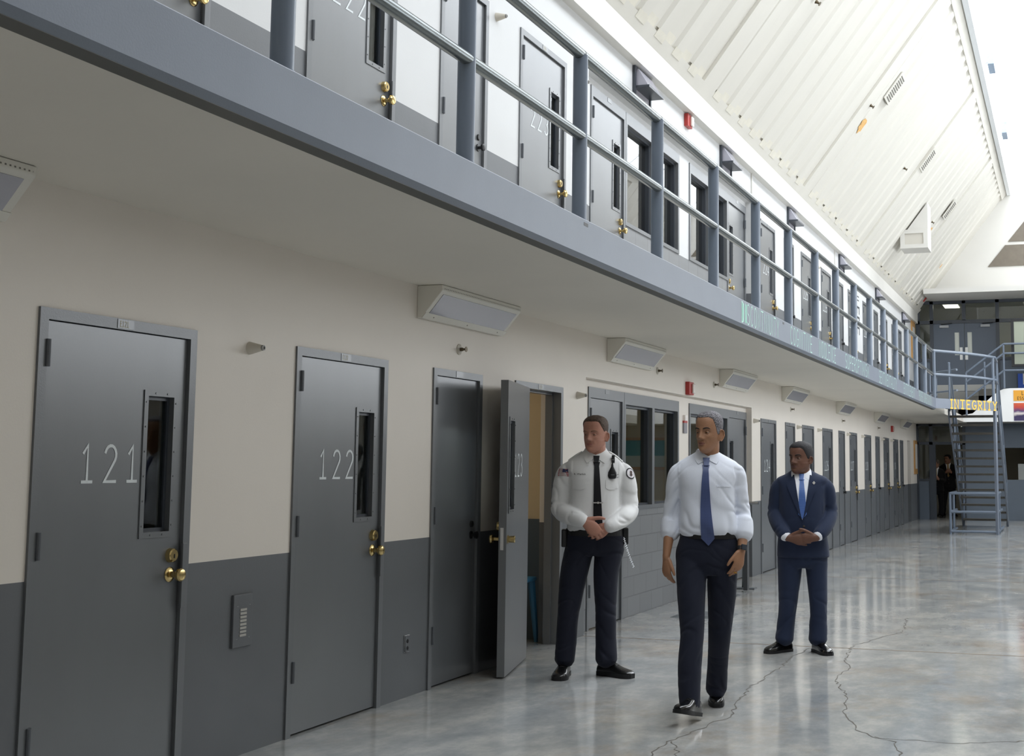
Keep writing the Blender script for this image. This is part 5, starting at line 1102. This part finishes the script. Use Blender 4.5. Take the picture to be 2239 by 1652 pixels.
for sx in (-1, 1):
    patch(s2, [(sx * .075 + .0, 1.42), (sx * .075, 1.36), (sx * .10, 1.348)], [(sx * .165, 1.42), (sx * .165, 1.36), (sx * .135, 1.348)], .004, .003, 'pocket_flap', C_UNI, b2, nv=8, nu=8)
    mb = MB(); G = [[(sx * (.10 + .10 * i / 6), -.030 + .03 * j + .012, 0) for j in range(3)] for i in range(7)]
    G = [[(p[0], p[1], (s2.t.ray_cast(Vector((p[0], p[1], 2)), Vector((0, 0, -1)))[0] or Vector((0, 0, 1.55))).z + .003) for p in r] for r in G]; gridshell(G, -.004 * sx, 'epaulette', C_UNI, b2)
    MB().box(sx * .058 - .009, sx * .058 + .009, s2.y(sx * .058, 1.540) - .022, s2.y(sx * .058, 1.54) - .014, 1.537, 1.541).build('collar_pin', M_CHROME, b2)
def text_obj(txt, h, loc, m, parent, sf=None):
    cu = bpy.data.curves.new('txt', 'FONT'); cu.body = txt; cu.size = h; o = bpy.data.objects.new('txt', cu); COL.objects.link(o); dg = bpy.context.evaluated_depsgraph_get(); me = bpy.data.meshes.new_from_object(o.evaluated_get(dg)); bpy.data.objects.remove(o)
    for v in me.vertices:
        x, z = loc[0] + v.co.x, loc[1] + v.co.y; v.co = (x, sf.y(x, z) - .004, z)
    me.name = 'embroidery'; return mesh_obj('embroidery', me, [m], parent)
text_obj('R. Warlick', .020, (-.158, 1.455), M_BLACK, b2, s2); text_obj('Federal', .017, (.118, 1.455), M_BLACK, b2, s2); text_obj('Officer', .017, (.122, 1.435), M_BLACK, b2, s2)
def sleeve_patch(center, out, name, mats, disc, body, sf):
    c = Vector(center); out = Vector(out).normalized(); up = Vector((0, 0, 1)); up = (up - out * up.dot(out)).normalized(); sd = up.cross(out)
    mb = MB()
    for d0, d1, mi, shape in disc:
        pts = [c + sd * a + up * b for a, b in shape]; vs = []
        for p in pts:
            h = sf.t.ray_cast(p + out * .1, -out); vs.append((h[0] if h[0] else p) + out * d1)
        ctr = sum(vs, Vector()) / len(vs) + out * .001; n = len(vs); mb.add(vs + [ctr], [(i, (i + 1) % n, n) for i in range(n)], mi)
    mb.build(name, mats, body)
circ = lambda r, cx=0, cy=0, n=24: [(cx + r * math.cos(2 * math.pi * k / n), cy + r * math.sin(2 * math.pi * k / n)) for k in range(n)]
rect = lambda a, b, c, d, n=6: [(a + (b - a) * k / n, c) for k in range(n)] + [(b, c + (d - c) * k / n) for k in range(n)] + [(b + (a - b) * k / n, d) for k in range(n)] + [(a, d + (c - d) * k / n) for k in range(n)]
stripes = [(0, .0035 + .0002, 1 if k % 2 == 0 else 2, rect(-.040, .040, -.026 + k * .0058, -.0203 + k * .0058)) for k in range(9)] + [(0, .0045, 0, rect(-.002 - .0, .040, .0, .026))]
sleeve_patch((-.245, -.065, 1.475), (-.55, -.83, .15), 'flag_patch', [mat('patch_navy', '2b3157', .7), mat('patch_red', 'a23c46', .7), mat('patch_white', 'd8c9cb', .7)], stripes, b2, s2)
sleeve_patch((.272, -.055, 1.470), (.62, -.77, .15), 'round_patch', [mat('patch_ring', '1f2026', .7), mat('patch_pale', 'dcd8dc', .7), mat('patch_brown', '4b3a36', .7)], [(0, .0035, 0, circ(.042)), (0, .0045, 1, circ(.034)), (0, .0055, 2, circ(.012, 0, -.008)), (0, .006, 2, circ(.011, .004, .010))], b2, s2)
# shoulder microphone with its lead
y = s2.y(.125, 1.47); mic = MB(); rs = []
for z, hw, hd in ((1.428, .016, .010), (1.432, .026, .014), (1.45, .032, .017), (1.475, .030, .017), (1.497, .019, .014), (1.515, .010, .009), (1.535, .007, .007)): rs.append([Vector((.122 + hw * math.cos(q), y - .018 + hd * math.sin(q), z)) for q in [2 * math.pi * k / 20 for k in range(20)]])
mic.rings(rs); mo = mic.build('microphone', M_BLACK, b2, smooth='auto'); MB().tube([(.122, y - .018, 1.53), (.124, y - .02, 1.56), (.128, s2.y(.128, 1.575, -.05) - .012, 1.575)], .006, 8).build('lead', M_BLACK, mo); MB().box(.118, .14, s2.y(.13, 1.56, -.06) - .018, s2.y(.13, 1.56, -.06) + .01, 1.545, 1.60).build('clip', M_BLACK, mo); MB().box(.112, .138, y - .0365, y - .0345, 1.455, 1.458).build('mark', mat('mic_mark', '8a8c90', .4), mo)
mb = MB(); rs = [[Vector(((.207 + o) * math.cos(q), -.004 + (.150 + o) * math.sin(q), z)) for q in [2 * math.pi * k / 44 for k in range(44)]] for z, o in ((1.015, -.01), (1.015, .008), (1.065, .006), (1.065, -.01))]
belt = mb.rings(rs + [rs[0]], caps=False).build('duty_belt', mat('duty_belt', '0c0c0e', .45), b2); MB().box(-.245, -.205, -.06, .05, .93, 1.06).build('pouch', M_BLACK, b2, bevel=.01); MB().box(.205, .245, -.05, .06, .95, 1.07).build('radio', M_BLACK, b2, bevel=.008)
mb = MB(); pts = [Vector((.21 + .05 * t + .02 * t * t, -.09 - .02 * t, 1.0 - .205 * t)) for t in np.linspace(0, 1, 26)]
for i, p in enumerate(pts):
    mb.tube([p + Vector((.005 * math.cos(q) * (i % 2), .005 * math.cos(q) * (1 - i % 2), .006 * math.sin(q))) for q in [2 * math.pi * k / 8 for k in range(9)]], .0016, 5)
mb.build('key_chain', M_CHROME, b2)

# ================= man in the navy suit
A3 = [dict(pts=[(-.175, .012, 1.36), (-.208, .02, 1.25), (-.225, .02, 1.13), (-.165, -.12, 1.0), (-.100, -.200, .942)], skin=[.042, .042, .042, .038, (.031, .024)], ref=(0, .3, 1),
           sl_pts=[(-.12, .012, 1.37), (-.178, .012, 1.355), (-.202, .016, 1.28), (-.212, .02, 1.20), (-.222, .01, 1.13), (-.185, -.09, 1.035), (-.135, -.175, .96)], sl_rad=[.05, .066, .066, .064, .063, .060, .052],
           hand=((.97, -.10, -.16), (.0, -.1, .97), (.12, 1, .05), dict(curl=(.28, .32, .34, .38), thumb=(.75, .6, -.1), s=1.12, tc=.0))),
      dict(pts=[(.193, .012, 1.36), (.228, .02, 1.25), (.245, .02, 1.13), (.175, -.12, 1.0), (.108, -.205, .946)], skin=[.042, .042, .042, .038, (.031, .024)], ref=(0, .3, 1),
           sl_pts=[(.13, .012, 1.37), (.196, .012, 1.355), (.222, .016, 1.28), (.230, .02, 1.20), (.240, .01, 1.13), (.198, -.09, 1.035), (.142, -.175, .965)], sl_rad=[.05, .066, .066, .064, .063, .060, .052],
           hand=((-.97, -.06, -.10), (.0, -.1, .97), (-.12, 1, .05), dict(curl=(.28, .32, .34, .38), thumb=(.75, .6, -.1), s=1.12, tc=.0)))]
def suit_spec(**kw):
    d = dict(seed=3, head=dict(at=(.0, -.02, 1.464), yaw=-34, pitch=0, ws=1.13, hs=1.085, hairline=[(0, .195), (30, .196), (46, .188), (58, .168), (70, .14), (80, .112), (90, .108), (98, .128), (106, .125), (116, .09), (140, .06), (180, .05)], hair_t=.007, jaw=1.10, nose=1.3, lip=1.1, ear=.95, fold=.6, gaze=-5), neck=(.003, .018, 1.45), neck_r=.064,
    torso=[(.775, .015, 0, .218, .148, .142, 2.4), (.86, .012, 0, .212, .148, .14, 2.4), (.96, .01, -.005, .200, .148, .135, 2.4), (1.07, .01, -.005, .190, .146, .13, 2.4), (1.2, .008, -.003, .192, .140, .13, 2.4), (1.3, .008, 0, .196, .134, .13, 2.4), (1.36, .008, .005, .208, .118, .122, 2.5), (1.405, .010, .008, .218, .10, .108, 2.5), (1.43, .010, .012, .200, .088, .096, 2.3), (1.455, .008, .015, .145, .076, .085, 2.2), (1.48, .004, .018, .100, .067, .072, 2.1), (1.498, .002, .018, .073, .064, .066, 2)],
    arms=A3, hips=[(.86, .012, 0, .195, .13, .125, 2.3), (.80, .01, 0, .198, .13, .13, 2.3), (.73, .006, 0, .192, .122, .125, 2.2), (.69, .004, 0, .165, .10, .10, 2.2)], crotch=.70,
    legs=[dict(pts=[(-.095, 0, .80), (-.100, -.005, .64), (-.120, -.015, .352), (-.135, 0, .22), (-.148, .0, .105)], rad=[.106, .098, .074, .074, (.074, .085)]),
          dict(pts=[(.112, 0, .80), (.124, -.005, .64), (.135, -.015, .352), (.130, 0, .22), (.126, .0, .105)], rad=[.100, .088, .071, .074, (.078, .085)])],
    feet=[dict(heel=(-.095, .075, 0), d=(-.72, -.70), L=.29), dict(heel=(.10, .085, 0), d=(.42, -.9), L=.29)], knee=.38, trousers=C_SUIT, top=C_SUIT, top_name='jacket', wr=.0085, wfx=4, wfz=6,
    wmask=lambda c: .2 + 1.0 * (np.abs(c[:, 0]) > .17) + .4 * bump(c[:, 2], 1.0, .12))
    d.update(kw); return d
def suit_front(s, b, cloth_m, tie_m, cuff=True, pin=True, fine=True):
    cx = .008; zt, zv = 1.452, 1.088; sc = 1
    V = lambda z: .062 * ((z - zv) / (zt - zv)) ** .8 if z > zv else 0
    zs = [zt - (zt - zv) * i / 12 for i in range(13)]
    patch(s, [(cx - V(z) * .98 - .001, z) for z in zs], [(cx + V(z) * .98 + .001, z) for z in zs], .004, .003, 'shirt_front', mat('dress_shirt', 'e9ebf2', .7), b, nv=24, nu=8)
    collar(s, b, (.003, .018), .068, mat('dress_shirt', 'e9ebf2', .7), 1.466, drop=.075, back=.045)
    tie(s, b, (cx - .004, 1.462), (cx + .002, 1.095), .046, .070, tie_m, off=.007)
    for sx in (-1, 1):
        inner = [(cx + sx * (V(z) + .002), z) for z in zs] + [(cx + sx * .0, zv - .012)]
        outer = []
        for z in zs: 
            t = (zt - z) / (zt - zv); outer.append((cx + sx * (V(z) + .012 + .062 * min(1, t / .24) if t < .24 else V(z) + .074 * (1 - (t - .24) / .76) ** 1.05 + .004), z))
        outer.append((cx + sx * .006, zv - .014))
        patch(s, inner, outer, .009, .006, 'lapel', cloth_m, b, nv=28, nu=7)
    mb = MB()
    for z in (1.035, .925): mb.lathe([(0, 0), (0, .009), (-.004, .008), (-.004, 0)], (cx + .012, s.y(cx + .012, z) - .002, z), 'y', 14)
    mb.build('button', mat('suit_button', '4a4238', .3), b)
    if pin:
        mb = MB(); c = Vector((.105, s.y(.105, 1.388) - .014, 1.388)); ps = [(math.cos(q) * r * .013, math.sin(q) * r * .013) for q, r in zip([R(x) for x in range(0, 360, 45)], (1, .8, 1.15, .8, 1, .8, 1.1, .8))]
        mb.add([c + Vector((a, 0, d)) for a, d in ps] + [c + Vector((a, -.004, d)) for a, d in ps], [tuple(range(8)), tuple(range(15, 7, -1))] + [(i, (i + 1) % 8, (i + 1) % 8 + 8, i + 8) for i in range(8)]); mb.build('lapel_pin', M_WHITE, b)
b3, s3, m3 = person(suit_spec(loc=(2.075, 10.75, 0), rz=R(11.2), label='person in navy suit and patterned blue tie standing with fingers laced', skin=S_DARK, lips=L_DARK, brow=mat('brow_black', '14100f', .8), hair=hair_mat('black_short_hair', '141214', '252228', 200)))
suit_front(s3, b3, C_SUIT, T_PAT)
for sx, a in ((-1, A3[0]), (1, A3[1])):
    p = Vector(a['pts'][-1]); q = Vector(a['sl_pts'][-1]); d = (p - q).normalized(); mb = MB(); limb(mb, [q - d * .02, q + d * .005, q + d * .018], [.046, .045, .043], ref=(0, .3, 1)); mb.build('shirt_cuff', mat('dress_shirt', 'e9ebf2', .7), b3, smooth=True)

# ================= two men in dark suits beyond the doorway
def arms_up(dx, z):
    A = []
    for sx in (-1, 1):
        A.append(dict(pts=[(sx * .185, .012, 1.36), (sx * .225, .02, 1.24), (sx * .235, .0, 1.10), (sx * .14, -.16, z - .02), (sx * .075 + dx, -.22, z)], skin=[.042, .042, .042, .038, (.031, .024)], ref=(0, .3, 1),
            sl_pts=[(sx * .125, .012, 1.37), (sx * .187, .012, 1.355), (sx * .212, .014, 1.28), (sx * .225, .02, 1.20), (sx * .232, .0, 1.11), (sx * .17, -.11, z - .04), (sx * .095 + dx, -.20, z - .01)], sl_rad=[.05, .066, .066, .064, .063, .060, .052],
            hand=((-sx * .75, -.2, .5), (0, 0, 1), (-sx * .2, .9, .2), dict(curl=(.5, .5, .5, .5)))))
    return A
b4, s4, m4 = person(suit_spec(vox=.008, cvox=.013, seed=8, loc=(.40, 39.75, 0), rz=R(5), arms=arms_up(0, 1.13), trousers=C_BLACKS, top=C_BLACKS, label='person in black suit with clasped hands in the far doorway, the shorter in front', skin=S_TAN, lips=L_PINK, brow=mat('brow_grey', '5a5048', .8), hair=hair_mat('grey_brown_hair', '3a322c', '6a625a')))
suit_front(s4, b4, C_BLACKS, mat('pale_tie', 'a9987c', .5), pin=False)
b5, s5, m5 = person(suit_spec(vox=.008, cvox=.013, seed=9, loc=(.62, 41.2, 0), rz=R(5), arms=arms_up(.02, 1.22), trousers=C_BLACKS, top=C_BLACKS, label='taller person in black suit standing behind in the far doorway', skin=S_TAN, lips=L_PINK, brow=mat('brow_black', '14100f', .8), hair=hair_mat('black_short_hair2', '141214', '252228', 200)))
suit_front(s5, b5, C_BLACKS, mat('gold_tie', 'b08d4a', .5), pin=False); b5.scale = (1.09, 1.09, 1.09)
